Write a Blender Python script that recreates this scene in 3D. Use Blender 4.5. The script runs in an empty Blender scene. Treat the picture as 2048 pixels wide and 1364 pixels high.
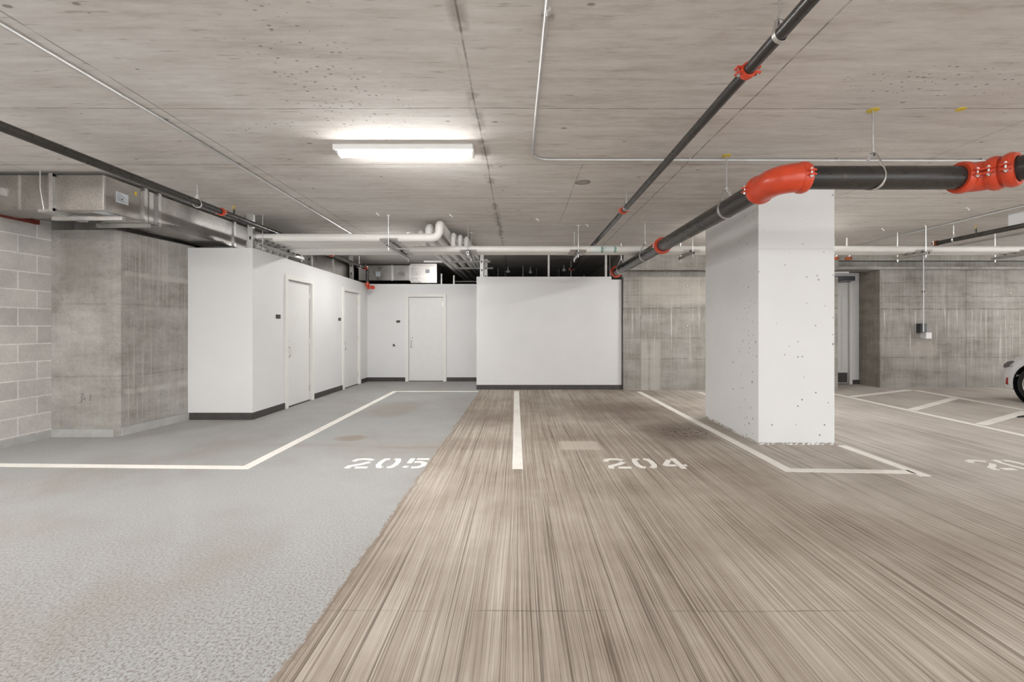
import bpy, bmesh, math, random
from mathutils import Vector, Matrix
random.seed(7)
SC = bpy.context.scene
COL = SC.collection

# ------------------------------------------------------------------ camera, world, exposure
F, VX, VY, H, CZ = 920.0, 1038.0, 655.0, 1.30, 2.90      # focal length in px, vanishing point, eye height, ceiling height
cam = bpy.data.objects.new('camera', bpy.data.cameras.new('camera'))
COL.objects.link(cam)
cam.location = (0, 0, H)
cam.rotation_euler = (math.radians(90), 0, 0)
cam.data.sensor_fit = 'HORIZONTAL'
cam.data.sensor_width = 36.0
cam.data.lens = 36.0 * F / 2048.0
cam.data.shift_x = -(VX - 1024.0) / 2048.0
cam.data.shift_y = -(682.0 - VY) / 2048.0
cam.data.clip_start = 0.05
SC.camera = cam

w = bpy.data.worlds.new('world'); SC.world = w; w.use_nodes = True
bg = w.node_tree.nodes['Background']
bg.inputs[0].default_value = (0.975, 0.985, 1.0, 1)
bg.inputs[1].default_value = 2.4                       # even ambient fill, let in where the garage is left open behind the viewer
SC.view_settings.view_transform = 'Standard'
SC.view_settings.look = 'None'
SC.view_settings.gamma = 1.0
SC.view_settings.use_curve_mapping = False
SC.view_settings.exposure = 0.12
SC.cycles.max_bounces = 6; SC.cycles.diffuse_bounces = 4; SC.cycles.glossy_bounces = 2; SC.cycles.use_adaptive_sampling = True; SC.cycles.adaptive_threshold = 0.05
LAMP = 185.0                                               # radiance of a strip-light lens

def at(px, py, y):                                        # measured point of the photo at distance y
    return Vector(((px - VX) * y / F, y, H + (VY - py) * y / F))
def fl(px, py):
    y = H * F / (py - VY); return Vector(((px - VX) * y / F, y, 0.0))

# ------------------------------------------------------------------ node helper
class NT:
    def __init__(s, name, rough=0.6, metal=0.0, spec=0.5):
        s.flat = set()
        s.mat = bpy.data.materials.new(name); s.mat.use_nodes = True
        s.t = s.mat.node_tree; s.t.nodes.clear()
        s.out = s.t.nodes.new('ShaderNodeOutputMaterial')
        s.b = s.t.nodes.new('ShaderNodeBsdfPrincipled')
        s.t.links.new(s.b.outputs[0], s.out.inputs[0])
        s.b.inputs['Roughness'].default_value = rough
        s.b.inputs['Metallic'].default_value = metal
        s.b.inputs['Specular IOR Level'].default_value = spec
    def put(s, sock, v):
        if isinstance(v, bpy.types.NodeSocket): s.t.links.new(v, sock)
        elif isinstance(v, (tuple, list)): sock.default_value = tuple(v) + ((1.0,) if len(v) == 3 and len(sock.default_value) == 4 else ())
        else: sock.default_value = v
    def m(s, op, a, b=0.0, c=None):
        n = s.t.nodes.new('ShaderNodeMath'); n.operation = op
        s.put(n.inputs[0], a); s.put(n.inputs[1], b)
        if c is not None: s.put(n.inputs[2], c)
        return n.outputs[0]
    def mr(s, v, a, b, c=0.0, d=1.0):
        n = s.t.nodes.new('ShaderNodeMapRange'); n.clamp = True
        for i, q in enumerate((v, a, b, c, d)): s.put(n.inputs[i], q)
        return n.outputs[0]
    def mix(s, f, a, b, mode='MIX'):
        n = s.t.nodes.new('ShaderNodeMix'); n.data_type = 'RGBA'; n.blend_type = mode
        s.put(n.inputs[0], f); s.put(n.inputs[6], a); s.put(n.inputs[7], b)
        return n.outputs[2]
    def ramp(s, f, stops):
        n = s.t.nodes.new('ShaderNodeValToRGB'); e = n.color_ramp.elements
        while len(e) < len(stops): e.new(0.5)
        for k, (p, c) in enumerate(stops):
            e[k].position = p; e[k].color = tuple(c) + (1.0,)
        s.put(n.inputs[0], f); return n.outputs[0]
    def pos(s):
        g = s.t.nodes.new('ShaderNodeNewGeometry').outputs['Position']
        q = s.t.nodes.new('ShaderNodeSeparateXYZ'); s.put(q.inputs[0], g)
        return g, q.outputs[0], q.outputs[1], q.outputs[2]
    def vec(s, x, y, z=0.0):
        n = s.t.nodes.new('ShaderNodeCombineXYZ'); flat = not isinstance(z, bpy.types.NodeSocket)
        if flat and z: y = s.m('ADD', y, z * 17.3); z = 0.0
        for i, q in enumerate((x, y, z)): s.put(n.inputs[i], q)
        if flat: s.flat.add(n.name)
        return n.outputs[0]
    def dim(s, v): return '2D' if v.node.name in s.flat else '3D'
    def noise(s, v, scale=1.0, det=4.0, rough=0.55, dist=0.0):
        n = s.t.nodes.new('ShaderNodeTexNoise'); n.noise_dimensions = s.dim(v)
        s.put(n.inputs['Vector'], v)
        n.inputs['Scale'].default_value = scale; n.inputs['Detail'].default_value = det
        n.inputs['Roughness'].default_value = rough; n.inputs['Distortion'].default_value = dist
        return n.outputs[0]
    def specks(s, v, scale, r, gate, ch=0):               # small irregular spots
        n = s.t.nodes.new('ShaderNodeTexVoronoi'); n.voronoi_dimensions = s.dim(v); s.put(n.inputs['Vector'], v); n.inputs['Scale'].default_value = scale
        q = s.t.nodes.new('ShaderNodeSeparateColor'); s.put(q.inputs[0], n.outputs['Color'])
        rr = s.m('MULTIPLY', q.outputs[1], r)
        a = s.mr(s.m('SUBTRACT', n.outputs['Distance'], rr), -0.04, 0.02, 1.0, 0.0)
        return s.m('MULTIPLY', a, s.m('GREATER_THAN', q.outputs[ch], gate))
    def line(s, c, x0, wd):
        return s.mr(s.m('ABSOLUTE', s.m('SUBTRACT', c, x0)), wd * 0.35, wd, 1.0, 0.0)
    def band(s, c, a, b, soft=0.02):
        return s.m('MULTIPLY', s.mr(c, a - soft, a + soft), s.mr(c, b - soft, b + soft, 1.0, 0.0))
    def ell(s, x, y, cx, cy, rx, ry, nz=None, soft=0.6):
        u = s.m('DIVIDE', s.m('SUBTRACT', x, cx), rx); v = s.m('DIVIDE', s.m('SUBTRACT', y, cy), ry)
        d = s.m('ADD', s.m('MULTIPLY', u, u), s.m('MULTIPLY', v, v))
        if nz is not None: d = s.m('ADD', d, s.m('MULTIPLY', s.m('SUBTRACT', nz, 0.5), 2.4))
        return s.mr(d, 1.0 - soft, 1.0 + soft, 1.0, 0.0)
    def mx(s, *a):
        r = a[0]
        for q in a[1:]: r = s.m('MAXIMUM', r, q)
        return r
    def bump(s, h, strength=0.2, dist=0.01):
        n = s.t.nodes.new('ShaderNodeBump'); n.inputs['Strength'].default_value = strength
        n.inputs['Distance'].default_value = dist; s.put(n.inputs['Height'], h)
        s.t.links.new(n.outputs[0], s.b.inputs['Normal'])
    def col(s, c): s.put(s.b.inputs['Base Color'], c); return s

def plain(name, c, rough=0.5, metal=0.0, var=0.08, scale=8.0, spec=0.5):
    t = NT(name, rough, metal, spec); g, x, y, z = t.pos()
    n = t.noise(g, scale, 3)
    k = t.mr(n, 0.3, 0.7, 1.0 - var, 1.0 + var)
    t.col(t.mix(1.0, c, t.vec(k, k, k), 'MULTIPLY')); return t.mat

# ------------------------------------------------------------------ materials
def mat_floor():
    t = NT('floor_concrete', 0.75, 0, 0.25); g, x, y, z = t.pos(); g = t.vec(x, y)
    wob = t.m('MULTIPLY', t.noise(t.vec(t.m('MULTIPLY', x, 0.5), t.m('MULTIPLY', y, 0.5)), 1, 2), 0.03)
    xs = t.m('ADD', x, wob)
    s1 = t.noise(t.vec(t.m('MULTIPLY', xs, 55), t.m('MULTIPLY', y, 0.3)), 1, 5, 0.78)
    s2 = t.noise(t.vec(t.m('MULTIPLY', xs, 230), t.m('MULTIPLY', y, 1.1)), 1, 3, 0.7)
    s3 = t.noise(t.vec(t.m('MULTIPLY', xs, 8), t.m('MULTIPLY', y, 0.5), 3.0), 1, 4, 0.6)
    blot = t.noise(g, 0.9, 5, 0.6)
    v = t.m('ADD', t.m('ADD', t.m('MULTIPLY', s1, 0.44), t.m('MULTIPLY', s2, 0.44)), t.m('MULTIPLY', s3, 0.12))
    v = t.m('ADD', v, t.m('MULTIPLY', t.m('SUBTRACT', blot, 0.5), 0.30))
    brown = t.ramp(v, [(0.345, (0.120, 0.092, 0.069)), (0.43, (0.285, 0.236, 0.190)), (0.53, (0.375, 0.323, 0.270)), (0.635, (0.530, 0.478, 0.419))])
    greyer = t.ramp(v, [(0.31, (0.228, 0.199, 0.173)), (0.45, (0.433, 0.392, 0.348)), (0.56, (0.536, 0.493, 0.446)), (0.68, (0.684, 0.644, 0.594))])
    rt = t.m('MULTIPLY', t.mr(t.m('ADD', x, t.m('MULTIPLY', blot, 1.5)), 2.6, 5.0), t.mr(y, 1.2, 4.0, 0.25, 1.0))
    c = t.mix(rt, brown, greyer)
    s4 = t.noise(t.vec(t.m('MULTIPLY', xs, 75), t.m('MULTIPLY', y, 0.25), 7.0), 1, 2, 0.5)
    c = t.mix(t.m('MULTIPLY', t.mr(s4, 0.37, 0.31), 0.7), c, (0.105, 0.082, 0.064))
    nz = t.noise(g, 3.0, 4, 0.6)
    ns = t.noise(t.vec(t.m('MULTIPLY', x, 2.0), t.m('MULTIPLY', y, 2.0), 5.0), 1, 3)
    # tyre dirt, oil and damp patches at the back of the bays
    dk = t.mx(t.ell(x, y, 1.55, 7.4, 0.75, 1.0, ns, 0.9), t.m('MULTIPLY', t.ell(x, y, -0.45, 6.7, 0.55, 0.55, ns, 0.9), 0.8),
              t.ell(x, y, 2.0, 5.75, 0.5, 0.42, ns, 0.8), t.m('MULTIPLY', t.ell(x, y, 0.4, 7.6, 0.5, 0.9, ns, 0.9), 0.6),
              t.m('MULTIPLY', t.ell(x, y, -0.5, 5.15, 0.55, 0.22, ns, 0.9), 0.6))
    c = t.mix(t.m('MULTIPLY', dk, 0.55), c, (0.15, 0.105, 0.085))
    oil = t.m('MULTIPLY', t.specks(g, 22, 0.45, 0.5), t.ell(x, y, 2.05, 5.7, 0.33, 0.3, None, 0.4))
    c = t.mix(t.m('MULTIPLY', oil, 0.85), c, (0.03, 0.028, 0.026))
    dust = t.m('MULTIPLY', t.band(x, 0.44, 0.90, 0.05), t.band(y, 4.87, 5.28, 0.05))
    dust = t.mr(t.m('ADD', dust, t.m('MULTIPLY', t.m('SUBTRACT', s1, 0.5), 0.9)), 0.45, 0.9)
    c = t.mix(t.m('MULTIPLY', dust, 0.75), c, (0.53, 0.46, 0.40))
    jl = t.m('MULTIPLY', t.line(t.m('ADD', y, t.m('MULTIPLY', ns, 0.02)), 2.12, 0.006), t.m('MULTIPLY', t.mr(nz, 0.35, 0.6), t.mr(x, 1.3, 1.7, 1.0, 0.0)))
    c = t.mix(t.m('MULTIPLY', jl, 0.6), c, (0.09, 0.08, 0.075))
    # grey deck coating on the left side of bay 205
    edge = t.m('ADD', t.m('MULTIPLY', t.m('SUBTRACT', t.noise(t.vec(0.0, y), 2.2, 5, 0.7), 0.5), 0.11), -0.925)
    edge = t.m('ADD', edge, t.m('MULTIPLY', y, 0.013))
    d = t.m('SUBTRACT', x, t.m('ADD', edge, t.m('MULTIPLY', t.m('SUBTRACT', t.noise(g, 40, 2), 0.5), 0.03)))
    cm = t.mr(d, -0.006, 0.006, 1.0, 0.0)
    gr = t.noise(g, 75, 3, 0.75); gl = t.noise(g, 0.7, 5, 0.6)
    gs = t.noise(t.vec(t.m('MULTIPLY', t.m('ADD', x, t.m('MULTIPLY', y, 0.7)), 2.0), t.m('MULTIPLY', y, 0.7)), 1, 4)
    grey = t.mix(t.mr(gl, 0.42, 0.7), (0.344, 0.346, 0.339), (0.298, 0.281, 0.262))
    grey = t.mix(t.mr(gs, 0.5, 0.75, 0.0, 0.5), grey, (0.373, 0.373, 0.369))
    far = t.m('MULTIPLY', t.mx(t.mr(y, 8.2, 9.6), t.m('MULTIPLY', t.mr(x, -2.5, -2.62), 0.1)), 0.2)
    grey = t.mix(far, grey, (0.288, 0.271, 0.253))
    near = t.mr(t.m('ADD', y, t.m('MULTIPLY', gl, 1.2)), 2.2, 3.9, 1.0, 0.35)
    pit = t.m('MULTIPLY', t.mr(gr, 0.36, 0.50, 1.0, 0.0), near)
    grey = t.mix(t.m('MULTIPLY', pit, 0.8), grey, (0.170, 0.142, 0.114))
    grey = t.mix(t.m('MULTIPLY', t.mr(gr, 0.56, 0.72), t.m('MULTIPLY', near, 0.5)), grey, (0.510, 0.512, 0.506))
    st = t.mx(t.ell(x, y, -1.98, 5.4, 0.17, 0.13, nz, 0.7), t.m('MULTIPLY', t.ell(x, y, -1.15, 4.98, 0.42, 0.04, nz, 0.8), 0.6),
              t.m('MULTIPLY', t.ell(x, y, -2.3, 5.1, 0.6, 0.10, nz, 0.9), 0.35), t.m('MULTIPLY', t.ell(x, y, -2.0, 7.4, 0.35, 0.7, nz, 0.9), 0.5))
    grey = t.mix(t.m('MULTIPLY', st, 0.75), grey, (0.25, 0.20, 0.155))
    c = t.mix(cm, c, grey)
    c = t.mix(t.m('MULTIPLY', t.line(d, 0.012, 0.018), 0.5), c, (0.17, 0.13, 0.10))
    t.col(c)
    hb = t.m('ADD', t.m('MULTIPLY', s2, t.m('SUBTRACT', 1.0, cm)), t.m('MULTIPLY', t.m('ADD', gr, 0.6), cm))
    t.bump(hb, 0.35, 0.006)
    return t.mat

def mat_ceiling():
    t = NT('ceiling_concrete', 0.85, 0, 0.2); g, x, y, z = t.pos(); g = t.vec(x, y)
    a = t.noise(t.vec(t.m('MULTIPLY', x, 1.1), t.m('MULTIPLY', y, 9.0)), 1, 6, 0.65)
    b = t.noise(g, 0.55, 4, 0.6); f = t.noise(t.vec(t.m('MULTIPLY', x, 6.0), t.m('MULTIPLY', y, 30.0)), 1, 4, 0.7)
    v = t.m('ADD', t.m('MULTIPLY', a, 0.45), t.m('ADD', t.m('MULTIPLY', b, 0.3), t.m('MULTIPLY', f, 0.25)))
    c = t.ramp(v, [(0.34, (0.494, 0.452, 0.413)), (0.46, (0.609, 0.574, 0.539)), (0.55, (0.659, 0.629, 0.597)), (0.68, (0.759, 0.737, 0.708))])
    nz = t.noise(g, 5.0, 4); nl = t.noise(g, 1.3, 3)
    wb = t.m('MULTIPLY', t.m('SUBTRACT', t.noise(g, 0.8, 2), 0.5), 0.03)
    xx = t.m('ADD', x, wb); yy = t.m('ADD', y, wb)
    # smears left by the form boards, dark specks and pits
    sm = t.noise(t.vec(t.m('MULTIPLY', t.m('ADD', x, t.m('MULTIPLY', y, 0.35)), 3.2), t.m('MULTIPLY', y, 26.0)), 1, 3, 0.6)
    c = t.mix(t.m('MULTIPLY', t.mr(sm, 0.66, 0.74), 0.42), c, (0.24, 0.205, 0.172))
    sp = t.specks(t.vec(t.m('MULTIPLY', x, 0.55), y), 10.0, 0.16, 0.955)
    c = t.mix(t.m('MULTIPLY', sp, 0.7), c, (0.17, 0.14, 0.115))
    cl = t.mx(t.ell(x, y, -1.25, 3.1, 0.42, 0.85, nl, 0.5), t.ell(x, y, -1.95, 3.72, 0.45, 0.18, nl, 0.5), t.ell(x, y, 3.0, 3.0, 0.9, 0.22, nl, 0.5))
    pits = t.m('MULTIPLY', t.specks(t.vec(t.m('MULTIPLY', x, 0.6), y), 34.0, 0.27, 0.72), cl)
    c = t.mix(t.m('MULTIPLY', pits, 0.7), c, (0.17, 0.14, 0.12))
    # joints between the plywood sheets
    L = None
    for x0, s in ((-5.0, 0.7), (-2.62, 0.8), (-0.31, 1.0), (1.63, 0.9), (3.9, 0.5), (6.2, 0.5), (8.4, 0.5)):
        q = t.m('MULTIPLY', t.line(xx, x0, 0.009), s); L = q if L is None else t.mx(L, q)
    for y0, s in ((2.2, 0.4), (3.36, 0.8), (4.52, 0.8), (5.70, 0.8), (6.87, 0.7), (8.03, 0.6), (9.2, 0.5), (10.4, 0.5), (11.6, .5)):
        L = t.mx(L, t.m('MULTIPLY', t.line(yy, y0, 0.009), s))
    for x0, y0, y1 in ((0.62, 4.5, 7.0), (2.75, 4.6, 7.9), (-1.4, 6.9, 8.0)):
        L = t.mx(L, t.m('MULTIPLY', t.line(xx, x0, 0.009), t.m('MULTIPLY', t.band(y, y0, y1), 0.6)))
    c = t.mix(t.m('MULTIPLY', t.m('MULTIPLY', L, t.mr(nz, 0.32, 0.52, 0.25, 1.0)), 0.75), c, (0.13, 0.105, 0.085))
    dirt = t.m('MULTIPLY', t.line(xx, -0.31, 0.06), t.mr(t.m('ADD', nz, t.m('MULTIPLY', nl, 0.6)), 0.78, 0.95))
    c = t.mix(t.m('MULTIPLY', dirt, 0.5), c, (0.20, 0.18, 0.16))
    wl = t.m('MULTIPLY', t.mx(t.line(yy, 5.716, 0.007), t.line(yy, 6.885, 0.007)), t.mr(nz, 0.5, 0.62))
    c = t.mix(t.m('MULTIPLY', wl, 0.6), c, (0.62, 0.59, 0.55))
    t.col(c)
    return t.mat

def mat_wall(name, cols, seams_z=(), seams_x=(), seams_y=(), drips=None, bands=(), extra=None, rib=None, sw=0.17):
    t = NT(name, 0.85, 0, 0.2); g, x, y, z = t.pos()
    h = t.m('ADD', x, y)
    a = t.noise(g, 1.6, 6, 0.65); b = t.noise(t.vec(t.m('MULTIPLY', h, 1.2), t.m('MULTIPLY', z, 5.0)), 1, 5, 0.6)
    s = t.noise(t.vec(t.m('MULTIPLY', h, 22.0), t.m('MULTIPLY', z, 1.0)), 1, 4, 0.65); f = t.noise(g, 35, 4, 0.7)
    v = t.m('ADD', t.m('ADD', t.m('MULTIPLY', a, 0.57 - sw), t.m('MULTIPLY', b, 0.25)), t.m('ADD', t.m('MULTIPLY', s, sw), t.m('MULTIPLY', f, 0.18)))
    c = t.ramp(v, [(0.36, cols[0]), (0.46, cols[1]), (0.54, cols[2]), (0.66, cols[3])])
    nz = t.noise(g, 6.0, 4)
    wb = t.m('MULTIPLY', t.m('SUBTRACT', t.noise(g, 2.0, 3), 0.5), 0.05)
    zz = t.m('ADD', z, wb)
    L = t.m('MULTIPLY', t.specks(g, 14.0, 0.2, 0.8), 0.6)
    for z0, k in seams_z: L = t.mx(L, t.m('MULTIPLY', t.m('MULTIPLY', t.line(zz, z0, 0.016), t.mr(nz, 0.35, 0.55, 0.2, 1.0)), k))
    for x0, k in seams_x: L = t.mx(L, t.m('MULTIPLY', t.line(t.m('ADD', x, t.m('MULTIPLY', wb, 0.3)), x0, 0.012), k))
    for x0, k in seams_y: L = t.mx(L, t.m('MULTIPLY', t.line(y, x0, 0.012), k))
    c = t.mix(t.m('MULTIPLY', L, 0.65), c, (0.10, 0.085, 0.072))
    for z0, wd, cc, k in bands:
        c = t.mix(t.m('MULTIPLY', t.m('MULTIPLY', t.line(zz, z0, wd), t.mr(nz, 0.35, 0.6, 0.3, 1.0)), t.m('MULTIPLY', t.mr(y, 5.52, 5.58), k)), c, cc)
    if drips:
        d = t.noise(t.vec(t.m('ADD', t.m('MULTIPLY', h, 26.0), t.m('MULTIPLY', wb, 12.0)), t.m('MULTIPLY', z, 0.8)), 1, 2, 0.5)
        reg = t.noise(t.vec(t.m('MULTIPLY', h, 3.0), 0.0), 1, 2)
        dm = t.m('MULTIPLY', t.mr(d, 0.602, 0.648), t.m('MULTIPLY', t.mr(reg, 0.4, 0.6, 0.15, 1.0), t.mr(z, drips[0], drips[1])))
        dm = t.m('MULTIPLY', dm, t.mr(z, drips[2], drips[2] + 0.12, 1.0, 0.25))
        c = t.mix(t.m('MULTIPLY', dm, 0.65), c, (0.62, 0.59, 0.54))
    if rib:
        r = t.noise(t.vec(t.m('MULTIPLY', y, 60.0), t.m('MULTIPLY', z, 0.7)), 1, 2, 0.5)
        c = t.mix(t.m('MULTIPLY', t.mr(r, 0.58, 0.66), t.m('MULTIPLY', t.mr(y, 5.52, 5.6), 0.4)), c, (0.52, 0.48, 0.43))
    if extra: c = extra(t, c, x, y, z, nz)
    t.col(c)
    return t.mat

def back_extra(t, c, x, y, z, nz):
    # pale washed strips, patched areas and round tie-hole plugs
    st = t.m('MULTIPLY', t.mx(t.band(x, 2.53, 2.68, 0.02), t.band(x, 2.72, 2.93, 0.03)), t.band(z, -0.1, 1.02, 0.05))
    c = t.mix(t.m('MULTIPLY', st, 0.55), c, (0.47, 0.45, 0.41))
    pl = t.m('MULTIPLY', t.band(x, 2.55, 6.0, 0.05), t.band(z, 1.78, 2.36, 0.04))
    c = t.mix(t.m('MULTIPLY', pl, 0.45), c, (0.46, 0.42, 0.37))
    db = t.m('MULTIPLY', t.mr(x, 5.0, 4.9), t.band(z, 1.58, 1.70, 0.02))
    c = t.mix(t.m('MULTIPLY', db, 0.4), c, (0.20, 0.185, 0.165))
    for hx, hz in ((8.83, 2.05), (10.66, 2.05), (8.83, 1.32), (10.66, 1.32), (3.5, 2.17), (3.5, 1.34)):
        r = t.m('SQRT', t.m('ADD', t.m('POWER', t.m('SUBTRACT', x, hx), 2.0), t.m('POWER', t.m('SUBTRACT', z, hz), 2.0)))
        c = t.mix(t.m('MULTIPLY', t.mr(r, 0.03, 0.04, 1.0, 0.0), 0.6), c, (0.16, 0.135, 0.11))
        c = t.mix(t.m('MULTIPLY', t.mr(r, 0.018, 0.024, 1.0, 0.0), 0.8), c, (0.55, 0.50, 0.45))
    p2 = t.ell(x, z, 8.75, 0.82, 0.33, 0.16, nz, 0.5)
    c = t.mix(t.m('MULTIPLY', p2, 0.5), c, (0.45, 0.40, 0.36))
    return c
def pil_extra(t, c, x, y, z, nz):
    dk = t.m('MULTIPLY', t.m('MULTIPLY', t.band(x, -5.42, -5.0, 0.04), t.band(z, 1.75, 2.4, 0.03)), t.mr(y, 5.52, 5.5))
    c = t.mix(t.m('MULTIPLY', dk, 0.35), c, (0.19, 0.17, 0.145))
    return c

WALLC = ((0.165, 0.151, 0.132), (0.259, 0.244, 0.219), (0.320, 0.305, 0.280), (0.418, 0.405, 0.376))
M = {}
M['floor'] = mat_floor()
M['ceiling'] = mat_ceiling()
M['back'] = mat_wall('back_concrete', WALLC, ((1.70, 1.0), (1.97, 0.7), (2.27, 0.6), (1.08, 0.5), (0.65, 0.6), (1.84, 0.4)),
                     ((9.69, 0.8), (9.27, 0.4), (2.52, 0.6), (10.25, 0.4)), (), (0.25, 1.2, 1.62), (), back_extra)
M['pilaster'] = mat_wall('pilaster_concrete', ((0.195, 0.178, 0.157), (0.297, 0.280, 0.257), (0.362, 0.345, 0.319), (0.465, 0.451, 0.423)),
                         ((1.58, 0.35), (0.72, 0.4)), (), (), None, ((1.95, 0.05, (0.50, 0.48, 0.44), 0.6), (0.52, 0.05, (0.50, 0.48, 0.44), 0.6)), pil_extra, True, 0.06)
M['dark_wall'] = mat_wall('side_concrete', ((0.156, 0.137, 0.117), (0.247, 0.221, 0.192), (0.312, 0.283, 0.247), (0.429, 0.390, 0.351)), ((1.6, 0.4),))

def mat_block():
    t = NT('concrete_block', 0.9, 0, 0.15); g, x, y, z = t.pos()
    n = t.t.nodes.new('ShaderNodeTexBrick')
    t.put(n.inputs['Vector'], t.vec(t.m('ADD', y, 0.18), t.m('ADD', z, 0.105)))
    n.inputs['Scale'].default_value = 1.0; n.inputs['Brick Width'].default_value = 0.4064; n.inputs['Row Height'].default_value = 0.2032
    n.inputs['Mortar Size'].default_value = 0.008; n.inputs['Mortar Smooth'].default_value = 0.3; n.inputs['Bias'].default_value = 0.0
    n.offset = 0.5; n.squash = 1.0
    n.inputs['Color1'].default_value = (0.43, 0.41, 0.385, 1); n.inputs['Color2'].default_value = (0.51, 0.49, 0.46, 1)
    n.inputs['Mortar'].default_value = (0.66, 0.64, 0.61, 1)
    a = t.noise(g, 3, 5, 0.65); f = t.noise(g, 60, 3, 0.7)
    k = t.mr(t.m('ADD', t.m('MULTIPLY', a, 0.6), t.m('MULTIPLY', f, 0.4)), 0.3, 0.7, 0.76, 1.22)
    t.col(t.mix(1.0, n.outputs[0], t.vec(k, k, k), 'MULTIPLY'))
    t.bump(t.m('SUBTRACT', t.m('MULTIPLY', f, 0.3), n.outputs['Fac']), 0.3, 0.01)
    return t.mat
M['block'] = mat_block()

def mat_white(name, c, holes=0.0):
    t = NT(name, 0.62, 0, 0.3); g, x, y, z = t.pos()
    n = t.noise(g, 1.6, 4); f = t.noise(g, 90, 2)
    k = t.mr(t.m('ADD', t.m('MULTIPLY', n, 0.7), t.m('MULTIPLY', f, 0.3)), 0.3, 0.7, 0.965, 1.03)
    cc = t.mix(1.0, c, t.vec(k, k, k), 'MULTIPLY')
    if holes:
        h = t.mx(t.specks(g, 12.0, 0.20, 0.60), t.specks(g, 21.0, 0.22, 0.80))
        lo = t.mr(t.m('ADD', z, t.noise(g, 2, 2)), 0.6, 2.0, 1.0, 0.6)
        cc = t.mix(t.m('MULTIPLY', h, t.m('MULTIPLY', lo, holes)), cc, (0.16, 0.13, 0.105))
        ch = t.m('MULTIPLY', t.line(z, 0.012, 0.02), t.mr(t.noise(g, 28, 3), 0.42, 0.55))
        cc = t.mix(t.m('MULTIPLY', ch, 0.8), cc, (0.20, 0.17, 0.14))
        cc = t.mix(t.m('MULTIPLY', t.line(z, 2.17, 0.006), 0.25), cc, (0.4, 0.38, 0.36))
    t.col(cc); return t.mat
M['white'] = mat_white('white_paint', (0.705, 0.70, 0.695))
M['colwhite'] = mat_white('column_paint', (0.73, 0.73, 0.725), 0.85)
M['door'] = plain('door_paint', (0.70, 0.69, 0.67), 0.45, 0, 0.02)
M['frame'] = plain('frame_paint', (0.74, 0.725, 0.69), 0.4, 0, 0.02)
M['base'] = plain('rubber_base', (0.052, 0.046, 0.044), 0.55, 0, 0.2)
M['coat'] = plain('coat_grey', (0.40, 0.395, 0.38), 0.7, 0, 0.1)

def mat_stripe():
    t = NT('line_paint', 0.7, 0, 0.25); g, x, y, z = t.pos()
    n = t.noise(g, 22, 4, 0.7); l = t.noise(g, 2.2, 4)
    c = t.mix(t.mr(l, 0.4, 0.7), (0.80, 0.77, 0.72), (0.72, 0.685, 0.63))
    c = t.mix(t.m('MULTIPLY', t.mr(n, 0.60, 0.72), 0.6), c, (0.36, 0.31, 0.26))
    t.col(c); return t.mat
M['stripe'] = mat_stripe()

def mat_galv(name, c, rough, sc=14.0):
    t = NT(name, rough, 1.0); g, x, y, z = t.pos()
    v = t.t.nodes.new('ShaderNodeTexVoronoi'); t.put(v.inputs['Vector'], g); v.inputs['Scale'].default_value = sc * 6
    q = t.t.nodes.new('ShaderNodeSeparateColor'); t.put(q.inputs[0], v.outputs['Color'])
    n = t.noise(g, 4, 4)
    k = t.mr(t.m('ADD', t.m('MULTIPLY', q.outputs[0], 0.35), n), 0.3, 1.0, 0.75, 1.15)
    t.col(t.mix(1.0, c, t.vec(k, k, k), 'MULTIPLY'))
    t.put(t.b.inputs['Roughness'], t.mr(n, 0.3, 0.7, rough - 0.07, rough + 0.1))
    return t.mat
M['duct'] = mat_galv('galvanized_duct', (0.47, 0.45, 0.425), 0.33)
M['galv'] = mat_galv('galvanized_strut', (0.66, 0.65, 0.63), 0.38, 20)
M['zinc'] = plain('zinc_rod', (0.62, 0.61, 0.60), 0.35, 1.0, 0.1, 30)
M['conduit'] = plain('conduit_steel', (0.56, 0.555, 0.545), 0.5, 0.55, 0.06, 12)

def mat_pipe():
    t = NT('black_steel', 0.38, 0, 0.5); g, x, y, z = t.pos()
    n = t.noise(g, 16, 5, 0.7); m2 = t.noise(g, 2.5, 4)
    c = t.mix(t.mr(m2, 0.35, 0.7), (0.019, 0.017, 0.016), (0.042, 0.036, 0.031))
    c = t.mix(t.m('MULTIPLY', t.mr(n, 0.64, 0.72), t.mr(m2, 0.45, 0.6)), c, (0.27, 0.17, 0.09))
    t.col(c); t.put(t.b.inputs['Roughness'], t.mr(n, 0.3, 0.7, 0.22, 0.42)); return t.mat
M['black'] = mat_pipe()
M['red'] = plain('red_enamel', (0.60, 0.062, 0.022), 0.33, 0, 0.1, 12)
M['red_dull'] = plain('red_sealant', (0.17, 0.030, 0.020), 0.8, 0, 0.2, 20)
M['pvc'] = plain('white_jacket', (0.74, 0.725, 0.69), 0.38, 0, 0.035, 3)
M['yellow'] = plain('yellow_plastic', (0.70, 0.52, 0.03), 0.5, 0, 0.1)
M['brass'] = plain('brass', (0.62, 0.45, 0.16), 0.35, 1.0)
M['lamp_body'] = plain('lamp_enamel', (0.80, 0.79, 0.77), 0.35, 0, 0.01)
M['plastic'] = plain('white_plastic', (0.74, 0.73, 0.72), 0.4, 0, 0.02)
M['darkbox'] = plain('dark_plastic', (0.05, 0.05, 0.056), 0.4, 0, 0.1)
M['screen'] = plain('screen_green', (0.03, 0.06, 0.05), 0.2)
M['blackpaint'] = plain('black_sign', (0.018, 0.013, 0.012), 0.35)
M['signgrey'] = plain('sign_letter', (0.15, 0.12, 0.10), 0.5)
M['label'] = plain('paper_label', (0.62, 0.66, 0.70), 0.5, 0, 0.06, 60)
M['ink'] = plain('ink', (0.03, 0.03, 0.03), 0.6)
M['green'] = plain('green_marker', (0.03, 0.20, 0.13), 0.45)
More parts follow.
